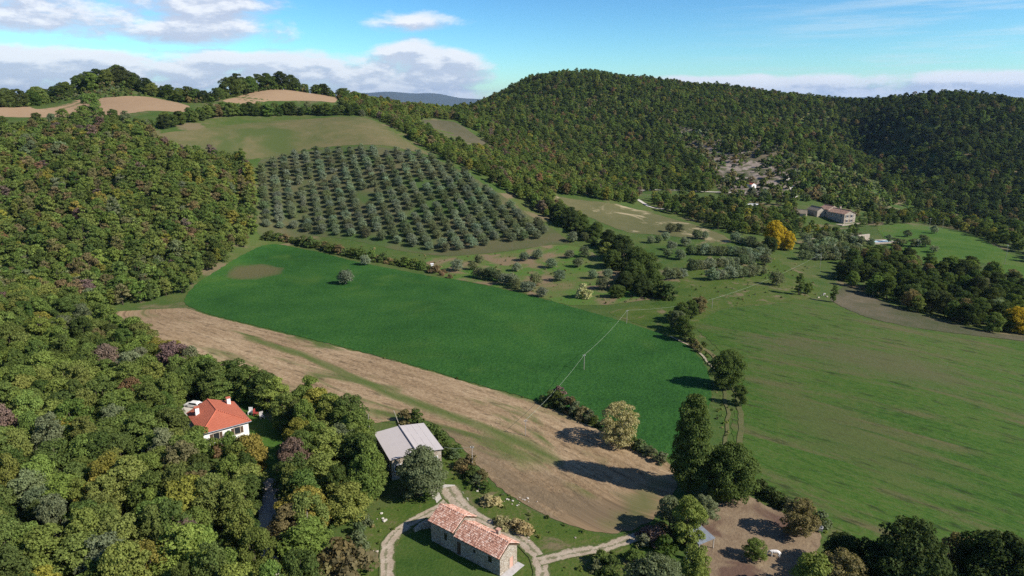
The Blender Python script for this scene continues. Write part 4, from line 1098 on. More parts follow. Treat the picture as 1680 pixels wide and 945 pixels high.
for q in densify([(437, 394), (470, 397), (520, 407), (560, 417), (600, 426), (640, 433), (690, 443), (716, 449)], 9, False):
    shrub(q[0], q[1] - 1, r5.uniform(1.1, 2.1), dict(deep=3, green=2, brown=1.2, rust=0.15), 'hedge shrub above the dark green field', 'hedge above the dark green field', 1.25)
for q in densify([(905, 362), (935, 376), (965, 392), (995, 414), (1018, 438), (1040, 462), (1066, 484), (1092, 490)], 8, False):
    shrub(q[0] + r5.uniform(-4, 4), q[1], r5.uniform(1.2, 2.4), dict(deep=3, dark=2, green=1), 'undergrowth shrub of the thick hedgerow', 'undergrowth of the thick hedgerow', 1.1)
for a, b in ((725, 452), (738, 456), (730, 448)): shrub(a, b, 0.7, dict(rust=1), 'reddish bramble beside the white box', 'red brambles by the white box', 1.4)
for a, b, s in ((903, 662, 1.5), (915, 667, 1.6), (925, 672, 1.3), (935, 676, 1.5), (946, 681, 1.4), (957, 687, 1.3), (968, 692, 1.2), (978, 698, 1.0), (1040, 735, 1.0), (1052, 740, 1.1), (1063, 746, 0.9), (1074, 752, 0.9), (1086, 760, 1.0), (990, 705, 0.9)):
    shrub(a, b, s, dict(sage=2, deep=1, brown=1), 'dark shrub between green field and stubble', 'shrubs between green field and stubble')
shrub(918, 657, 1.5, dict(purple=1), 'leafless purplish bush by green field', None)
shrub(958, 489, 2.3, dict(straw=1), 'pale straw-coloured bush below the grove', None)
for a, b, s in ((1140, 570, 1.1), (1148, 577, 0.9), (1154, 570, 0.8), (1136, 562, 1.0)): shrub(a, b, s, dict(deep=1, brown=1), 'low shrub at the bend of the field track', 'shrubs at the track bend')
for a, b, s, lab in ((683, 693, 1.35, 'round dark bush behind the grey-roofed barn'), (664, 694, 1.3, 'thin brown bush behind the grey-roofed barn'), (712, 716, 1.5, 'dark bush at the right side of the barn roof'), (724, 728, 1.2, 'second bush beside the right barn wall'), (735, 745, 1.1, 'bush on the bank right of the barn')):
    x, y = hit(a, b); plant('shrub', 'shrub', x, y, s, TINT['brown' if 'brown' in lab else 'deep'], lab, 'shrub')
for a, b, s in ((745, 752, 0.9), (758, 768, 1.0), (770, 784, 1.1), (764, 775, 0.8), (782, 796, 0.9), (795, 806, 0.8), (772, 768, 1.2), (790, 790, 1.0), (750, 740, 0.8)):
    shrub(a, b, s, dict(sage=2, deep=2, brown=1), 'bank bush between barn and stubble', 'bushes on the bank')
for a, b, s in ((1230, 800, 1.0), (1248, 808, 1.1), (1262, 816, 1.0), (1278, 826, 1.2), (1292, 836, 1.0), (1318, 846, 1.0), (1332, 856, 1.1), (1350, 862, 1.2), (1215, 790, 1.1)):
    shrub(a, b, s, dict(dark=2, sage=1), 'shrub of the hedge between paddock and meadow', 'hedge between paddock and meadow')
for a, b, s, c in ((1062, 882, 1.1, 'purple'), (1075, 890, 1.2, 'purple'), (1056, 896, 0.9, 'grey'), (1085, 878, 1.0, 'brown'), (1095, 905, 1.3, 'deep'), (1040, 925, 1.1, 'deep'), (985, 925, 1.0, 'deep'), (1000, 938, 1.2, 'deep'), (975, 935, 0.8, 'sage')):
    shrub(a, b, s, {c: 1}, '%s bush near the end of the farm track' % {'purple': 'purplish leafless', 'grey': 'grey', 'brown': 'brown', 'deep': 'dark green', 'sage': 'grey-green'}[c], 'bushes by the track end')
for a, b, s, w in ((826, 861, 0.8, 1.5), (848, 867, 0.75, 1.5), (862, 872, 0.8, 1.6), (802, 826, 0.75, 1.6), (812, 829, 0.7, 1.4)):
    shrub(a, b, s, dict(straw=1), 'brown dry grass mound behind the farmhouse', 'dry mounds behind the farmhouse', w, 'dry_mound')
for a, b, s, c in ((555, 935, 2.4, 'brown'), (575, 950, 2.2, 'brown'), (585, 880, 1.0, 'sage'), (600, 862, 0.9, 'sage'), (540, 950, 1.8, 'brown'), (590, 900, 1.2, 'sage'), (480, 935, 1.2, 'light'), (500, 925, 1.0, 'yellow'), (470, 905, 1.4, 'green')):
    shrub(a, b, s, {c: 1}, '%s bush left of the farm track loop' % COLW.get(c, 'grey-green'), 'bushes left of the farm track')
for a, b, s in ((352, 742, 1.3), (366, 748, 1.5), (382, 745, 1.4), (398, 742, 1.2)):
    shrub(a, b, s, dict(green=1, rust=1), 'garden bush of the red-roofed house', 'garden bushes of the red-roofed house')

# ------------------------------------------------------------------ buildings
def frame_at(name, x, y, z, rz, label, cat):
    return tag(empty(name, (x, y, z), rz), label, cat)


def gable_walls(parent, x0, x1, y0, y1, he, hr, material, name='wall', z0=-0.6):
    xm = (x0 + x1) / 2
    v = [(x0, y0, z0), (x1, y0, z0), (x1, y1, z0), (x0, y1, z0), (x0, y0, he), (x1, y0, he), (x1, y1, he), (x0, y1, he), (xm, y0, hr), (xm, y1, hr)]
    f = [(0, 1, 5, 8, 4), (2, 3, 7, 9, 6), (1, 2, 6, 5), (3, 0, 4, 7), (4, 8, 9, 7), (8, 5, 6, 9), (3, 2, 1, 0)]
    return mesh_obj(name, v, f, material, parent)


def barrel_tiles(parent, p0, along, up, nl, nu, tw, tl, seed, name='roof_tiles', material='old_tiles'):
    """rows of half-round clay tiles over one slope: p0 lower corner, along = eave direction, up = slope direction (unit vectors)"""
    r_ = random.Random(seed); nrm = along.cross(up).normalized()
    if nrm.z < 0: nrm = -nrm
    mb = MB()
    for i in range(nl):
        for j in range(nu):
            o = p0 + along * (tw * (i + 0.5) + r_.uniform(-.015, .015)) + up * (tl * j - 0.03 + r_.uniform(-.02, .02)) + nrm * (0.02 + r_.uniform(0, 0.015))
            vs = []
            for (s, w, lift) in ((0, 0.56, 0.035), (tl * 1.15, 0.46, 0.0)):
                for a in (0, 45, 90, 135, 180):
                    vs.append(o + up * s + along * (math.cos(R(a)) * tw * w) + nrm * (math.sin(R(a)) * tw * 0.42 + lift))
            mb.add(vs, [(k, k + 1, k + 6, k + 5) for k in range(4)])
    ob_ = mb.build(name, material, parent); ob_['kind'] = 'stuff'
    return ob_


def gable_roof(parent, x0, x1, y0, y1, he, hr, seed, tw=0.24, tl=0.36, th=0.14, tiles=True, material='old_tiles'):
    xm = (x0 + x1) / 2; mb = MB()
    mb.slab([(x0, y0, he), (xm, y0, hr), (xm, y1, hr), (x0, y1, he)][::-1], th); mb.slab([(xm, y0, hr), (x1, y0, he), (x1, y1, he), (xm, y1, hr)][::-1], th)
    rf = mb.build('roof', 'timber' if tiles else material, parent, uv=[(v[1], abs(v[0] - xm)) for v in mb.v])
    n0 = Vector((-(hr - he), 0, xm - x0)).normalized() * th; n1 = Vector((hr - he, 0, xm - x0)).normalized() * th
    if tiles:
        L = y1 - y0; sl = math.hypot(xm - x0, hr - he); u0 = Vector((xm - x0, 0, hr - he)).normalized(); u1 = Vector((xm - x1, 0, hr - he)).normalized()
        barrel_tiles(rf, Vector((x0, y0, he)) + n0, Vector((0, 1, 0)), u0, int(L / tw), int(sl / tl + .99), L / int(L / tw), sl / int(sl / tl + .99), seed)
        barrel_tiles(rf, Vector((x1, y0, he)) + n1, Vector((0, 1, 0)), u1, int(L / tw), int(sl / tl + .99), L / int(L / tw), sl / int(sl / tl + .99), seed + 1)
    rc = MB(); k = int(L / 0.4) if tiles else int((y1 - y0) / 0.5); st = (y1 - y0) / k
    for i in range(k):
        rc.tube([(xm, y0 + i * st - 0.02, hr + th * 1.25), (xm, y0 + (i + 1) * st + 0.03, hr + th * 1.45)], [0.15, 0.13], 8)
    rc.build('ridge_tiles', 'old_tiles' if tiles else material, rf, smooth=True)
    return rf


def opening(parent, name, side, c0, c1, z0, z1, plane, material='dark_opening', shutters=None, frame='pale_stone'):
    """window or door on a wall: side 'x-' etc. names the face; a proud frame round a pane set back inside it"""
    def bx(mb, a0, a1, b0, b1, d0, d1):
        s = -1 if side[1] == '-' else 1
        lo, hi = sorted((plane + s * d0, plane + s * d1))
        if side[0] == 'x': mb.box(lo, hi, a0, a1, b0, b1)
        else: mb.box(a0, a1, lo, hi, b0, b1)
    m = MB(); bx(m, c0, c1, z0, z1, -0.05, 0.025); w = m.build(name, material, parent)
    f = MB(); t_ = 0.12
    bx(f, c0 - t_, c0, z0 - t_, z1 + t_, -0.05, 0.09); bx(f, c1, c1 + t_, z0 - t_, z1 + t_, -0.05, 0.09); bx(f, c0, c1, z1, z1 + t_, -0.05, 0.092); bx(f, c0, c1, z0 - t_, z0, -0.05, 0.12)
    f.build('frame', frame, w)
    if shutters:
        wd = (c1 - c0) * 0.5
        for q in (c0 - t_ - wd, c1 + t_ + 0.01):
            s_ = MB(); bx(s_, q, q + wd - 0.02, z0, z1, 0.01, 0.07); s_.build('shutter', shutters, w)
    return w


def chimney(parent, x, y, z0, z1, w=0.55, material='pale_stone', cap='old_tiles'):
    m = MB(); m.box(x - w / 2, x + w / 2, y - w / 2, y + w / 2, z0, z1); c = m.build('chimney', material, parent)
    k = MB(); k.box(x - w * .62, x + w * .62, y - w * .62, y + w * .62, z1 + 0.18, z1 + 0.26); k.box(x - w * .45, x - w * .25, y - w * .45, y + w * .45, z1, z1 + 0.18); k.box(x + w * .25, x + w * .45, y - w * .45, y + w * .45, z1, z1 + 0.18)
    k.build('chimney_cap', cap, c)
    return c


# stone farmhouse
fh = frame_at('farmhouse', -1.9, 89.5, gz(-4, 94), R(52), 'long stone farmhouse with two-level terracotta tile roof inside the track loop', 'house')
gable_walls(fh, 0.30, 4.55, 0.15, 9.35, 3.32, 4.60, 'stone_wall')
gable_walls(fh, 0.28, 5.15, 9.38, 14.8, 3.90, 5.28, 'stone_wall')
gable_roof(fh, -0.05, 4.9, 0.0, 9.37, 3.26, 4.68, 1)
gable_roof(fh, -0.12, 5.55, 9.40, 15.0, 3.84, 5.38, 3)
chimney(fh, 3.9, 3.4, 3.3, 4.85)
opening(fh, 'window', 'x-', 11.1, 11.8, 1.6, 2.9, 0.28)
opening(fh, 'door', 'x-', 8.15, 9.0, 0.1, 2.5, 0.30, 'timber')
opening(fh, 'window', 'x-', 1.7, 2.5, 1.7, 2.8, 0.30)
opening(fh, 'window', 'x-', 5.0, 5.6, 1.9, 2.6, 0.30)
opening(fh, 'window', 'x+', 2.5, 3.3, 1.4, 2.6, 4.55)
opening(fh, 'door', 'y-', 2.6, 3.5, 0.02, 2.0, 0.15, 'brick_pale')
m = MB(); m.box(0.2, 4.7, -1.2, 0.12, -0.3, 0.12); m.build('step', 'concrete', fh)
# low garden wall running off from the far corner
wp = [hit(712, 866), hit(700, 866), hit(690, 868), hit(680, 873)]
gw2 = MB()
for i in range(3):
    a, b = wp[i], wp[i + 1]; dx, dy = b[0] - a[0], b[1] - a[1]; L = math.hypot(dx, dy); nx, ny = -dy / L * .22, dx / L * .22; za, zb = gz(*a), gz(*b); ha, hb = 2.0 - .45 * i, 2.0 - .45 * (i + 1)
    gw2.add([(a[0] - nx, a[1] - ny, za - .4), (b[0] - nx, b[1] - ny, zb - .4), (b[0] + nx, b[1] + ny, zb - .4), (a[0] + nx, a[1] + ny, za - .4), (a[0] - nx, a[1] - ny, za + ha), (b[0] - nx, b[1] - ny, zb + hb), (b[0] + nx, b[1] + ny, zb + hb), (a[0] + nx, a[1] + ny, za + ha)],
            [(0, 3, 2, 1), (4, 5, 6, 7), (0, 1, 5, 4), (1, 2, 6, 5), (2, 3, 7, 6), (3, 0, 4, 7)])
tag(gw2.build('garden_wall', 'stone_wall'), 'low stone garden wall running left from the farmhouse corner', 'wall')

# white house with the red hip roof
EZ = 5.0


def at_z(px_, py_, z):
    dx, dy, dz = pray(px_, py_); t = (z - CAM_H) / dz
    return Vector((dx * t, dy * t, z))


a_, b_ = at_z(330, 713, EZ), at_z(412, 691, EZ)
rzH = math.atan2(b_.y - a_.y, b_.x - a_.x); WH = (b_ - a_).length; LH = 12.4; gH = gz(a_.x, a_.y + 5) - 0.1
hw = frame_at('white_house', a_.x, a_.y, gH, rzH, 'white house with bright red hip roof in the wood clearing', 'house')
ez = EZ - gH
m = MB(); m.box(0.5, WH - 0.5, 0.5, LH - 0.5, -0.5, ez - 0.02); m.build('wall', 'plaster_white', hw)
ap0, ap1 = (WH / 2 - 0.4, 5.3, ez + 2.1), (WH / 2 - 0.4, LH, ez + 2.1)


def roof_plane(pts, u_dir, name='roof', th=0.12, material='new_tiles', parent=hw):
    mb = MB(); mb.slab(pts, th); u = Vector(u_dir).normalized(); q = [Vector(v) for v in pts]; nrm = (q[1] - q[0]).cross(q[2] - q[0]).normalized(); w = nrm.cross(u)
    return mb.build(name, material, parent, uv=[(Vector(v).dot(u), Vector(v).dot(w)) for v in mb.v])


rp = roof_plane([(0, 0, ez), (WH, 0, ez), ap0], (1, 0, 0))
roof_plane([(WH, 0, ez), (WH, LH, ez), ap1, ap0], (0, 1, 0))
roof_plane([ap0, ap1, (0.0, LH, ez + 0.0), (0, 0, ez)], (0, 1, 0))
m = MB(); m.add([(0.5, LH - 0.5, ez - .05), (WH - 0.5, LH - 0.5, ez - .05), (ap1[0], LH - 0.5, ap1[2] - .08)], [(2, 1, 0)]); m.build('gable', 'plaster_white', hw)
for (p, q) in ((ap0, (0, 0, ez)), (ap0, (WH, 0, ez)), (ap0, ap1)):
    mb = MB(); P0, P1 = Vector(p), Vector(q); n_ = max(4, int((P1 - P0).length / 0.45)); up_ = Vector((0, 0, 0.15))
    for i in range(n_): mb.tube([P0.lerp(P1, i / n_) + up_, P0.lerp(P1, (i + 1.05) / n_) + up_ * 0.85], [0.14, 0.12], 8)
    mb.build('ridge_tiles', 'new_tiles', rp, smooth=True)
m = MB()
m.tube([(0, -0.06, ez - .02), (WH, -0.06, ez - .02)], [0.09, 0.09], 6); m.tube([(WH + .06, 0, ez - .02), (WH + .06, LH, ez - .02)], [0.09, 0.09], 6); m.build('gutter', 'grey_metal', hw)
chimney(hw, 1.5, 8.9, ez + 0.2, ez + 2.2, 0.8, 'plaster_white', 'new_tiles'); chimney(hw, WH - 1.6, LH - 2.0, ez + 0.3, ez + 2.0, 0.75, 'plaster_white', 'new_tiles')
m = MB(); m.tube([(3.4, LH + 0.35, 0), (3.4, LH + 0.35, ez + 1.6)], [0.22, 0.22], 8); m.build('flue', 'white_paint', hw)
opening(hw, 'window', 'y-', WH - 3.4, WH - 2.3, ez - 2.2, ez - 0.75, 0.5, 'window_glass', 'timber')
opening(hw, 'window', 'y-', 2.4, 3.5, ez - 2.2, ez - 0.75, 0.5, 'window_glass', 'timber')
opening(hw, 'door', 'y-', 4.9, 5.9, 0.05, 2.15, 0.5, 'timber')
for y_ in (3.0, 7.0, 10.0): opening(hw, 'window', 'x+', y_, y_ + 1.0, ez - 2.1, ez - 0.8, WH - 0.5, 'window_glass', 'timber')
m = MB(); m.slab([(-3.6, LH - 5.4, ez - 2.6), (0.48, LH - 5.4, ez - 1.6), (0.48, LH - 1.2, ez - 1.6), (-3.6, LH - 1.2, ez - 2.6)], 0.08); m.build('porch_roof', 'concrete', hw)
for q in (LH - 5.2, LH - 1.4):
    m = MB(); m.box(-3.5, -3.3, q - .1, q + .1, -0.3, ez - 2.62); m.build('porch_post', 'pale_stone', hw)

# barn with the grey corrugated roof
EB = 4.3; b0 = at_z(640, 757, EB)
gB = gz(b0.x, b0.y + 6) - 0.1; bn = frame_at('barn', b0.x, b0.y, gB, R(25), 'pale concrete barn under a grey corrugated sheet roof', 'barn')
WB, LB, eb = 10.8, 12.7, EB - gB; rb = eb + 0.6
gable_walls(bn, 0.35, WB - 0.35, 0.5, LB - 0.4, eb - 0.06, rb - 0.10, 'stone_wall')
pz = 0.06
for s_ in (0, 1):
    for i in range(8):
        for j in range(4):
            y0, y1 = LB * i / 8 + 0.012, LB * (i + 1) / 8 - 0.012
            f0, f1 = j / 4, (j + 1) / 4 + 0.03
            xa, xb = (WB / 2 * f0, WB / 2 * min(f1, 1.0)) if s_ == 0 else (WB - WB / 2 * f0, WB - WB / 2 * min(f1, 1.0))
            za, zb = eb + (rb - eb) * f0 + 0.035 * (4 - j) + rnd.uniform(0, .012), eb + (rb - eb) * min(f1, 1) + 0.035 * (4 - j) - 0.02 + rnd.uniform(0, .012)
            mb = MB(); qd = [(xa, y0, za), (xb, y0, zb), (xb, y1, zb), (xa, y1, za)]
            mb.slab(qd[::-1] if s_ == 0 else qd, 0.03); mb.build('roof_sheet', 'cement_sheet', bn, uv=[(v[1] + 3 * i, v[0]) for v in mb.v])
m = MB(); m.tube([(WB / 2, -.02, rb + .17), (WB / 2, LB + .02, rb + .17)], [0.13, 0.13], 8); m.build('ridge_cap', 'cement_sheet', bn, uv=[(0, 0)] * len(m.v))
opening(bn, 'door', 'y-', 3.6, 7.2, 0.05, 3.6, 0.5, 'dark_opening', None, 'white_paint'); opening(bn, 'window', 'y-', 1.0, 2.2, 2.0, 3.2, 0.5, 'dark_opening', None, 'white_paint'); opening(bn, 'window', 'y-', 8.4, 9.6, 2.0, 3.2, 0.5, 'dark_opening', None, 'white_paint')
opening(bn, 'window', 'x-', 2.0, 3.4, 2.2, 3.4, 0.35); opening(bn, 'window', 'x-', 6.0, 7.4, 2.2, 3.4, 0.35); opening(bn, 'door', 'x-', 9.0, 11.0, 0.05, 3.0, 0.35, 'timber')
opening(bn, 'window', 'x+', 3.0, 4.2, 2.2, 3.4, WB - 0.35); opening(bn, 'window', 'x+', 8.0, 9.2, 2.2, 3.4, WB - 0.35)

# villa on the right with terrace and pool
vx, vy = hit(1384, 367); vg = gz(vx, vy)
vl = frame_at('villa', vx, vy, vg, R(20), 'stone villa with pale tiled roof and raised terrace on the right hillside', 'house')
gable_walls(vl, 0, 9.0, 0, 14, 6.2, 7.9, 'stone_wall'); gable_walls(vl, 0.6, 9.4, 14.02, 22, 7.0, 8.9, 'stone_wall')
gable_roof(vl, -0.5, 9.5, -0.4, 14.0, 6.0, 8.0, 5, tiles=False, material='villa_tiles'); gable_roof(vl, 0.1, 9.9, 14.03, 22.4, 6.85, 9.0, 6, tiles=False, material='villa_tiles')
chimney(vl, 6.0, 10.0, 6.6, 9.2, 0.9, 'pale_stone', 'villa_tiles')
for z0 in (0.9, 3.8):
    for q in (1.6, 5.2): opening(vl, 'window', 'y-', q, q + 1.2, z0, z0 + 1.5, 0.0, 'window_glass', 'timber', 'white_paint')
    for q in (2.0, 6.0, 10.0): opening(vl, 'window', 'x-', q, q + 1.1, z0, z0 + 1.5, 0.0, 'window_glass', None, 'white_paint')
    for q in (16.0, 19.0): opening(vl, 'window', 'x-', q, q + 1.1, z0, z0 + 1.5, 0.6, 'window_glass', None, 'white_paint')
m = MB(); m.box(-5.5, 13.5, -4.5, -0.15, -3.0, -0.05); m.box(-5.5, -0.15, -0.14, 12, -3.0, -0.05); m.build('terrace', 'pale_stone', vl)
m = MB(); m.box(-5.5, 13.5, -4.52, -4.25, -0.04, 0.7); m.build('parapet', 'pale_stone', vl)
px_, py_ = hit(1446, 397)
pl = frame_at('swimming_pool', px_, py_, gz(px_, py_) + 0.15, R(8), 'pale blue swimming pool with stone surround below the villa', 'pool')
m = MB(); m.box(-7, 7, -4.5, -2.6, -1.5, 0.35); m.box(-7, 7, 2.6, 4.5, -1.5, 0.35); m.box(-7, -5, -2.59, 2.59, -1.5, 0.35); m.box(5, 7, -2.59, 2.59, -1.5, 0.35); m.build('surround', 'pale_stone', pl)
m = MB(); m.box(-4.99, 4.99, -2.58, 2.58, -1.4, 0.12); m.build('water', 'pool_liner', pl)
px_, py_ = hit(1420, 397)
m = MB(); m.box(-4.5, 4.5, -0.5, 0.5, -1, 3.6); m.box(-4.5, -3.5, 0.51, 9, -1, 2.6); o = m.build('stone_wall', 'pale_stone'); o.location = (px_, py_ + 3, gz(px_, py_)); o.rotation_euler.z = R(25)
tag(o, 'pale stone retaining wall at the left end of the pool', 'wall')


def cottage(name, a, b, rz, w, l, he, hr, wallm, roofm, label, lift=0.0):
    x, y = hit(a, b); c = frame_at(name, x, y, gz(x, y) + lift, rz, label, 'building')
    gable_walls(c, 0, w, 0, l, he, hr, wallm); gable_roof(c, -0.35, w + .35, -0.3, l + .3, he - .15, hr + .05, 1, tiles=False, material=roofm)
    opening(c, 'door', 'y-', w * .35, w * .35 + 1.0, 0.02, 2.0, 0.0, 'timber'); opening(c, 'window', 'x-', l * .4, l * .4 + .9, 1.0, 2.0, 0.0)
    return c


cottage('stone_hut', 1233, 309, R(20), 4.4, 6.5, 3.2, 4.3, 'plaster_white', 'new_tiles', 'tiny hut with red roof and white end wall beside the quarry')
cottage('shed', 1250, 343, R(80), 5.0, 11.0, 2.4, 2.9, 'concrete', 'white_paint', 'low shed with bright white roof above the golden tree')
cottage('outbuilding', 1340, 356, R(15), 6.5, 10.0, 4.0, 6.0, 'pale_stone', 'thatch', 'grey-brown roofed outbuilding left of the villa')
cottage('outbuilding', 1322, 356, R(60), 5.0, 9.0, 2.2, 4.2, 'pale_stone', 'thatch', 'low grey-brown roof beside the villa outbuilding')
# terrace walls below the villa
for i, (p0, p1) in enumerate((((1312, 392), (1366, 392)), ((1310, 403), (1370, 404)), ((1316, 414), (1380, 415)), ((1325, 424), (1384, 424)))):
    A, B = hit(*p0), hit(*p1); L = math.hypot(B[0] - A[0], B[1] - A[1]); m = MB(); n_ = 8
    for q in range(n_):
        fa, fb = q / n_, (q + 0.985) / n_; m.box(L * fa, L * fb, -.3, .3, -1.0, 0.9 + 0.1 * ((q * 7) % 3))
    zz = min(gz(*A), gz(*B)); o = m.build('terrace_wall', 'pale_stone'); o.location = (A[0], A[1], zz); o.rotation_euler.z = math.atan2(B[1] - A[1], B[0] - A[0])
    tag(o, '%s pale dry-stone terrace wall from the top below the villa' % ORD[i + 1], 'wall', 'terrace walls below the villa')

# shed by the paddock
x, y = hit(1146, 912); sh = frame_at('paddock_shed', x, y, gz(x, y), R(30), 'small open shed with blue-grey metal roof at the paddock edge', 'shed')
for i in range(4):
    m = MB(); m.slab([(i * .9, 0, 2.0), (i * .9 + .88, 0, 2.0), (i * .9 + .88, 3.6, 2.5), (i * .9, 3.6, 2.5)], 0.04); m.build('roof_sheet', 'grey_metal', sh)
for q in ((0.15, 0.2), (3.4, 0.2), (0.15, 3.4), (3.4, 3.4)):
    m = MB(); m.box(q[0] - .07, q[0] + .07, q[1] - .07, q[1] + .07, -.3, 2.0 + q[1] * .139); m.build('post', 'pole_wood', sh)
m = MB(); m.box(0.1, 3.5, 3.42, 3.5, -.2, 2.4); m.box(0.02, 0.1, 0.3, 3.4, -.2, 2.0); m.build('wall', 'timber', sh)
# white box with a round dark opening
x, y = hit(1131, 918); wb = frame_at('white_box', x, y, gz(x, y), R(-20), 'small white box with a round dark opening left of the grey shed', 'box')
m = MB(); m.box(-.5, .5, -.4, .4, 0, 1.1); m.box(-.45, .2, -.3, .3, 1.1, 1.35); m.build('body', 'white_paint', wb)
m = MB(); m.tube([(0.05, -.44, .55), (0.05, -.38, .55)], [.28, .28], 14); m.build('drum', 'dark_opening', wb)
x, y = hit(1341, 872); tr = frame_at('trough', x, y, gz(x, y), R(-25), 'white trough on legs at the right end of the paddock', 'trough')
m = MB(); m.box(-.8, .8, -.4, .4, .45, .55); m.box(-.8, .8, -.4, -.34, .55, 1.0); m.box(-.8, .8, .34, .4, .55, 1.0); m.box(-.8, -.74, -.33, .33, .55, 1.0); m.box(.74, .8, -.33, .33, .55, 1.0); m.build('basin', 'white_paint', tr)
for sx in (-.65, .65):
    for sy in (-.3, .3): m = MB(); m.box(sx - .05, sx + .05, sy - .05, sy + .05, -.1, .45); m.build('leg', 'grey_metal', tr)
x, y = hit(709, 440); hb = frame_at('meter_box', x, y, gz(x, y), R(10), 'slender white box standing at the foot of the olive grove', 'box')
m = MB(); m.box(-.55, .55, -.4, .4, -.1, 1.9); m.build('body', 'white_paint', hb); m = MB(); m.slab([(-.7, -.55, 1.9), (.7, -.55, 1.9), (.7, .55, 2.1), (-.7, .55, 2.1)], .08); m.build('lid', 'white_paint', hb)
x, y = hit(521, 922); ts = frame_at('tile_stack', x, y, gz(x, y), R(35), 'stack of orange roof tiles in the bushes near the bottom edge', 'tile stack')
for i in range(4):
    for j in range(3):
        m = MB(); m.tube([(i * .5 - .8, -.5, .22 + j * .3), (i * .5 - .8, .7, .26 + j * .3)], [.25, .22], 8); m.build('tile', 'orange_clay', ts)
m = MB(); m.box(-1.2, 1.1, -.6, .8, -.2, .06); m.build('pallet', 'white_paint', ts)

# grey car behind the white house
x, y = hit(318, 668); cr = frame_at('parked_car', x, y, gz(x, y), R(165), 'pale grey car parked in the shade behind the red-roofed house', 'car')
prof = [(-2.05, .35), (2.05, .35), (2.1, .75), (1.15, .92), (.55, 1.42), (-1.2, 1.46), (-1.95, .98), (-2.1, .7)]
v = [(a, s_ * (.82 if b < 1 else .66), b) for s_ in (-1, 1) for a, b in prof]; n_ = len(prof)
mesh_obj('body', v, [tuple(range(n_))[::-1], tuple(range(n_, 2 * n_))] + [(i, (i + 1) % n_, n_ + (i + 1) % n_, n_ + i) for i in range(n_)], 'white_paint', cr)
for nm_, q in (('windscreen', [(1.1, .98), (.6, 1.38)]), ('rear_window', [(-1.25, 1.40), (-1.85, 1.02)])):
    (xa, za), (xb, zb) = q; s_ = 1 if xa > 0 else -1
    mesh_obj(nm_, [(xa + .04 * s_, -.68, za), (xa + .04 * s_, .68, za), (xb + .04 * s_, .6, zb), (xb + .04 * s_, -.6, zb)], [(0, 1, 2, 3)], 'window_glass', cr)
for s_ in (-1, 1):
    mesh_obj('side_window', [(.9, s_ * .80, .98), (.5, s_ * .70, 1.36), (-1.1, s_ * .70, 1.38), (-1.6, s_ * .80, 1.0)], [(0, 1, 2, 3)], 'window_glass', cr)
    for a in (-1.3, 1.3):
        m = MB(); m.tube([(a, s_ * .68, .32), (a, s_ * .88, .32)], [.32, .32], 14); w_ = m.build('wheel', 'rubber', cr); m = MB(); m.tube([(a, s_ * .87, .32), (a, s_ * .9, .32)], [.19, .19], 12); m.build('rim', 'grey_metal', w_)
# garden things right of the house
for i, (a, b, c_, lab) in enumerate(((411, 680, 'white_paint', 'white garden chair right of the red-roofed house'), (430, 687, 'concrete', 'grey garden chair near the trees right of the red-roofed house'), (420, 682, 'red_paint', 'dark red garden chair between the white and the grey one'))):
    x, y = hit(a, b); g_ = frame_at('garden_chair', x, y, gz(x, y), R(40 * i), lab, 'chair'); g_['group'] = 'garden chairs'; g_.scale = (1.5,) * 3
    m = MB(); m.box(-.3, .3, -.3, .3, .42, .5); m.build('seat', c_, g_); m = MB(); m.box(-.3, .3, .24, .31, .51, 1.1); m.build('backrest', c_, g_)
    for sx in (-.25, .25):
        for sy in (-.25, .25): m = MB(); m.box(sx - .04, sx + .04, sy - .04, sy + .04, -.05, .42); m.build('leg', c_, g_)


# poles and wires
def pole(a, b, h, label, lean=(0, 0), arm=True, r_=0.09):
    x, y = hit(a, b); p = frame_at('utility_pole', x, y, gz(x, y), 0, label, 'pole')
    m = MB(); m.tube([(0, 0, -.5), (lean[0] * h, lean[1] * h, h)], [r_, r_ * .7], 8); m.build('post', 'pole_wood', p)
    if arm:
        m = MB(); m.box(-.35, .35, -.05, .05, h - .45, h - .35); m.build('cross_arm', 'grey_metal', p)
        for s_ in (-.3, .3): m = MB(); m.tube([(s_, 0, h - .35), (s_, 0, h - .12)], [.06, .04], 6); m.build('insulator', 'white_paint', p)
    return Vector((x + lean[0] * h, y + lean[1] * h, gz(x, y) + h - .12))


pA = pole(862, 715, 3.9, 'thin pole standing in the stubble field')
pB = pole(958, 607, 4.6, 'thin pole inside the dark green field')
pC = pole(1028, 531, 4.8, 'thin pole at the top corner of the dark green field')
pD = pole(1168, 506, 3.6, 'thin pole half hidden by the small clump of trees', arm=False)
pE = pole(1345, 440, 7.0, 'pole in the trees below the villa terraces', arm=False)
pF = pole(775, 770, 5.2, 'thin pole on the bank right of the barn')
pG = pole(608, 728, 7.0, 'pale pole at the left corner of the barn', (-0.02, 0), False)
pH = pole(656, 697, 3.6, 'leaning pole behind the barn', (-0.35, 0), False)
pole(1648, 434, 9.5, 'tall pole on the ridge of the villa lawn near the right edge'); pole(1524, 378, 7.5, 'pole at the top of the villa lawn'); pole(1546, 376, 6.5, 'second pole at the top of the villa lawn, right of the first', arm=False)
pole(507, 902, 7.0, 'thin grey pole in the wood near the bottom edge', (0.03, 0), False, 0.08)


def cable(a, b, sag, label):
    m = MB(); n_ = 24; pts = [a.lerp(b, i / n_) - Vector((0, 0, sag * 4 * (i / n_) * (1 - i / n_))) for i in range(n_ + 1)]
    m.tube(pts, [0.026] * (n_ + 1), 5); tag(m.build('overhead_cable', 'cable'), label, 'cable', 'overhead cables')


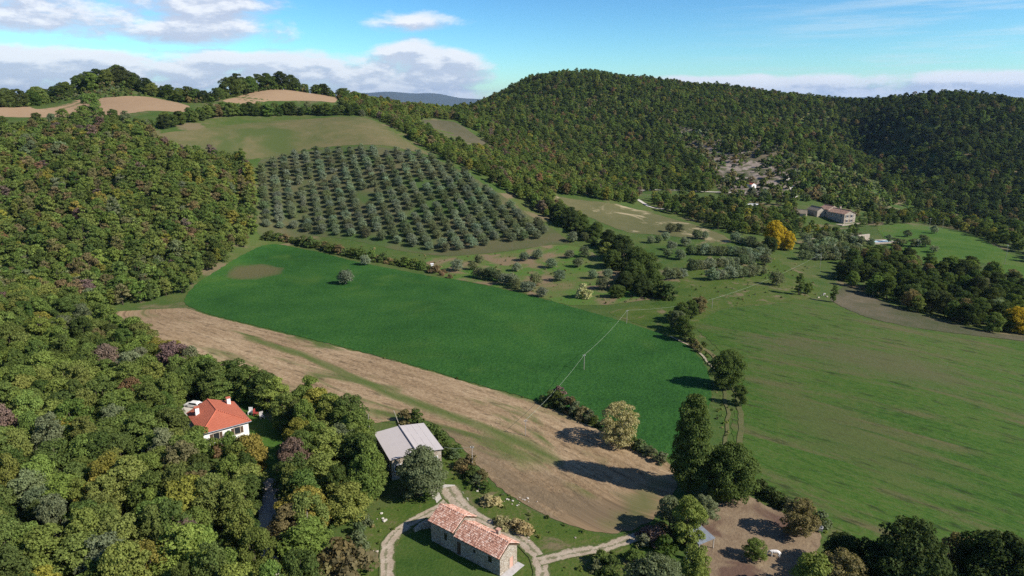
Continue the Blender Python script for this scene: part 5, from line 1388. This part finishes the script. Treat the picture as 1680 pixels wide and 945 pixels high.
cable(pA, pB, 0.9, 'pale cable from the stubble field pole up to the green field pole'); cable(pB, pC, 0.9, 'pale cable between the two poles of the dark green field')
cable(pC, pD, 0.9, 'pale cable from the field corner pole to the tree clump'); cable(pD, pE, 1.6, 'pale cable climbing from the tree clump towards the villa')
cable(pF, Vector((bn.location.x + WB - 1, bn.location.y + 6, EB - .2)), 0.4, 'short cable from the bank pole to the barn'); cable(Vector((bn.location.x + .2, bn.location.y + 1.5, EB - 1.0)), Vector((-37, 120, 4.2)), 0.3, 'short cable from the barn into the wood')

# pony in the paddock: one continuous skinned body
def pony():
    x, y = hit(1271, 914)
    e = tag(empty('pony', (x, y, gz(x, y) + .06), R(168)), 'white pony grazing in the dirt paddock', 'pony')
    V = [(0, 0, .98), (.32, 0, .96), (.60, 0, 1.0), (-.35, 0, 1.0), (-.62, 0, .98),          # trunk, chest to the +x end
         (.82, 0, .98), (1.02, 0, .74), (1.16, 0, .46), (1.22, 0, .30), (1.34, 0, .16),           # neck and lowered head
         (.50, .14, .66), (.50, .15, .38), (.48, .15, .06), (.54, -.14, .66), (.60, -.15, .38), (.58, -.15, .06),
         (-.60, .15, .72), (-.70, .16, .42), (-.66, .16, .06), (-.58, -.15, .72), (-.58, -.16, .42), (-.54, -.16, .06), (-.80, 0, .92), (-.92, 0, .62)]
    E_ = [(0, 1), (1, 2), (0, 3), (3, 4), (2, 5), (5, 6), (6, 7), (7, 8), (8, 9), (2, 10), (10, 11), (11, 12), (2, 13), (13, 14), (14, 15), (4, 16), (16, 17), (17, 18), (4, 19), (19, 20), (20, 21), (4, 22), (22, 23)]
    rad = [.30, .29, .27, .29, .26, .19, .14, .12, .11, .075, .11, .06, .06, .11, .06, .06, .14, .065, .06, .14, .065, .06, .06, .05]
    me = bpy.data.meshes.new('body'); me.from_pydata(V, E_, []); me.materials.append(MATS['horse_white']); o = bpy.data.objects.new('body', me); COL.objects.link(o); o.parent = e
    sk = o.modifiers.new('skin', 'SKIN'); me = o.data
    for i, s_ in enumerate(me.skin_vertices[0].data): s_.radius = (rad[i], rad[i]); s_.use_root = (i == 0)
    ss = o.modifiers.new('smooth', 'SUBSURF'); ss.levels = 2; ss.render_levels = 2
    m = MB()
    for s_ in (-.07, .07): m.tube([(1.10, s_, .60), (1.07, s_ * 1.3, .74)], [.035, .008], 5)
    m.build('ears', 'horse_white', e)
    m = MB(); m.tube([(.70, 0, 1.18), (.90, 0, 1.02), (1.08, 0, .78)], [.05, .06, .03], 6); m.build('mane', 'horse_grey', e)
    m = MB(); m.tube([(1.30, 0, .20), (1.37, 0, .12)], [.085, .06], 8); m.build('muzzle', 'horse_grey', e)


pony()

# white stones
r6 = random.Random(3)


def stone_mesh(k):
    bm = bmesh.new(); bmesh.ops.create_icosphere(bm, subdivisions=1, radius=0.5); rr = random.Random(k)
    for v_ in bm.verts: v_.co *= rr.uniform(0.7, 1.2); v_.co.z *= 0.7
    me = bpy.data.meshes.new('stone'); bm.to_mesh(me); bm.free(); me.materials.append(MATS['pale_stone' if k % 2 else 'chalk'])
    return me


SM = [stone_mesh(k) for k in range(4)]
for (n_, cx, cy, wx, wy, s0, s1, lab, grp) in ((16, 838, 822, 40, 9, .2, .5, 'white rubble stone behind the farmhouse', 'rubble strip stones'), (10, 790, 800, 8, 10, .25, .6, 'white stone in the rubble heap', 'rubble heap stones'),
                                              (6, 628, 845, 14, 12, .3, .7, 'white boulder at the wood edge', 'boulders at the wood edge'), (4, 890, 880, 40, 10, .3, .6, 'pale stone in the grass near the track fork', 'stones near the track fork'),
                                              (4, 600, 905, 14, 16, .25, .55, 'white stone in the verge left of the farm track', 'verge stones'), (5, 1345, 486, 10, 4, .6, 1.2, 'white boulder beside the fallow bank', 'fallow bank boulders'), (7, 350, 800, 60, 30, .4, .8, 'white stone below the red-roofed house', 'stones in the wood')):
    for i in range(n_):
        x, y = hit(cx + r6.gauss(0, .55) * wx, cy + r6.gauss(0, .5) * wy); s_ = r6.uniform(s0, s1)
        o = share('stone', SM[r6.randrange(4)], None, (x, y, gz(x, y) + .12 * s_ + .05)); o.scale = (s_ * 1.2, s_, s_); o.rotation_euler.z = r6.uniform(0, 6)
        tag(o, unique(lab, x, y, 0.3), 'stone', grp)

# rough weeds and tussocks over the unfarmed ground near the houses
pts = []
X2, Y2, px2, py2, d2 = candidates((-60, 130), (72, 190), 1.7, 41, 0.5)
rg = np.random.default_rng(5)
POLY_OUT = [[(a, b) for a, b in WHEAT], [(300, 506), *EDGE, (1108, 800), (1085, 842), (1045, 866), (1000, 876), (960, 870), (900, 848), (850, 822), (805, 788), (765, 742), (735, 712), (700, 690), (560, 700), (330, 620)],
            [(1180, 510), (1372, 500), (1700, 566), (1950, 600), (2100, 1000), (1750, 1100), (1500, 950), (1400, 880), (1300, 832), (1240, 800), (1215, 760), (1200, 700), (1212, 650)],
            [(1128, 872), (1190, 822), (1222, 812), (1350, 878), (1330, 930), (1300, 980), (1180, 980)], [(625, 1000), (622, 885), (690, 840), (706, 800), (745, 792), (880, 885), (1055, 870), (1060, 888), (905, 925), (900, 1010)],
            [(600, 700), (720, 690), (735, 745), (640, 820)], NEAR_WOOD, CLEARING]
k = np.ones(len(X2), bool)
for po in POLY_OUT: k &= ~inside(po, px2, py2)
k &= rg.random(len(X2)) < 0.5
for i in np.nonzero(k)[0]: pts.append((X2[i], Y2[i], float(rg.uniform(0.10, 0.34)), pick_tint(r6, dict(green=4, light=4, deep=2, grey=1, straw=0.6))[1]))
X2, Y2, px2, py2, d2 = candidates((-120, 160), (190, 345), 3.6, 43, 0.5)
k = (inside([(700, 424), (830, 414), (905, 402), (1010, 440), (1100, 486), (1000, 500), (930, 500), (800, 468), (720, 452)], px2, py2) | inside([(1100, 500), (1190, 400), (1330, 440), (1340, 490), (1180, 510)], px2, py2) | inside([(430, 380), (520, 390), (640, 410), (720, 424), (720, 448), (600, 428), (470, 398)], px2, py2)) & (rg.random(len(X2)) < 0.35)
for i in np.nonzero(k)[0]: pts.append((X2[i], Y2[i], float(rg.uniform(0.15, 0.4)), pick_tint(r6, dict(green=3, brown=3, deep=2, grey=2, straw=1))[1]))
mass('tussock_grass', pts, ['far_shrub'], 'rough tussock grass and weeds on the unfarmed ground near the farm', 'grass')

pts = []
X2, Y2, px2, py2, d2 = candidates((-110, 45), (100, 240), 1.5, 62, 0.5)
low = inside([(690, 695), (790, 735), (880, 770), (1000, 790), (1105, 775), (1085, 842), (1000, 874), (900, 846), (805, 786), (740, 715)], px2, py2)
k = inside([(160, 520), (303, 508), *[(a, b + 2) for a, b in EDGE[1:]], (1105, 800), (1083, 842), (1045, 864), (1000, 874), (900, 846), (805, 786), (735, 714), (690, 692), (560, 698), (330, 618), (200, 552)], px2, py2) & (rg.random(len(X2)) < np.where(low, 0.7, 0.35))
for i in np.nonzero(k)[0]: pts.append((X2[i], Y2[i], float(rg.uniform(0.04, 0.11)), pick_tint(r6, dict(brown=3, straw=1.2, green=2.5 if low[i] else 0.8, rust=1.5))[1]))
mass('stubble_weeds', pts, ['far_shrub'], 'clods, straw and small weeds scattered over the stubble field', 'stubble')

# ------------------------------------------------------------------ air
HAZE_D = 3.2e-5
m = bpy.data.materials.new('haze'); m.use_nodes = True; nt = NT(m.node_tree); nt.n.clear(); out = nt.new('ShaderNodeOutputMaterial'); pv = nt.new('ShaderNodeVolumePrincipled')
pv.inputs['Color'].default_value = (0.45, 0.66, 1.0, 1); pv.inputs['Density'].default_value = HAZE_D; pv.inputs['Anisotropy'].default_value = 0.2
nt.link(pv.outputs[0], out.inputs['Volume']); MATS['haze'] = m
mb = MB(); mb.box(-24000, 24000, -8000, 30000, -70, 620)
hz = mb.build('haze', 'haze'); hz['kind'] = 'stuff'; hz['label'] = 'thin blue air over the whole valley'
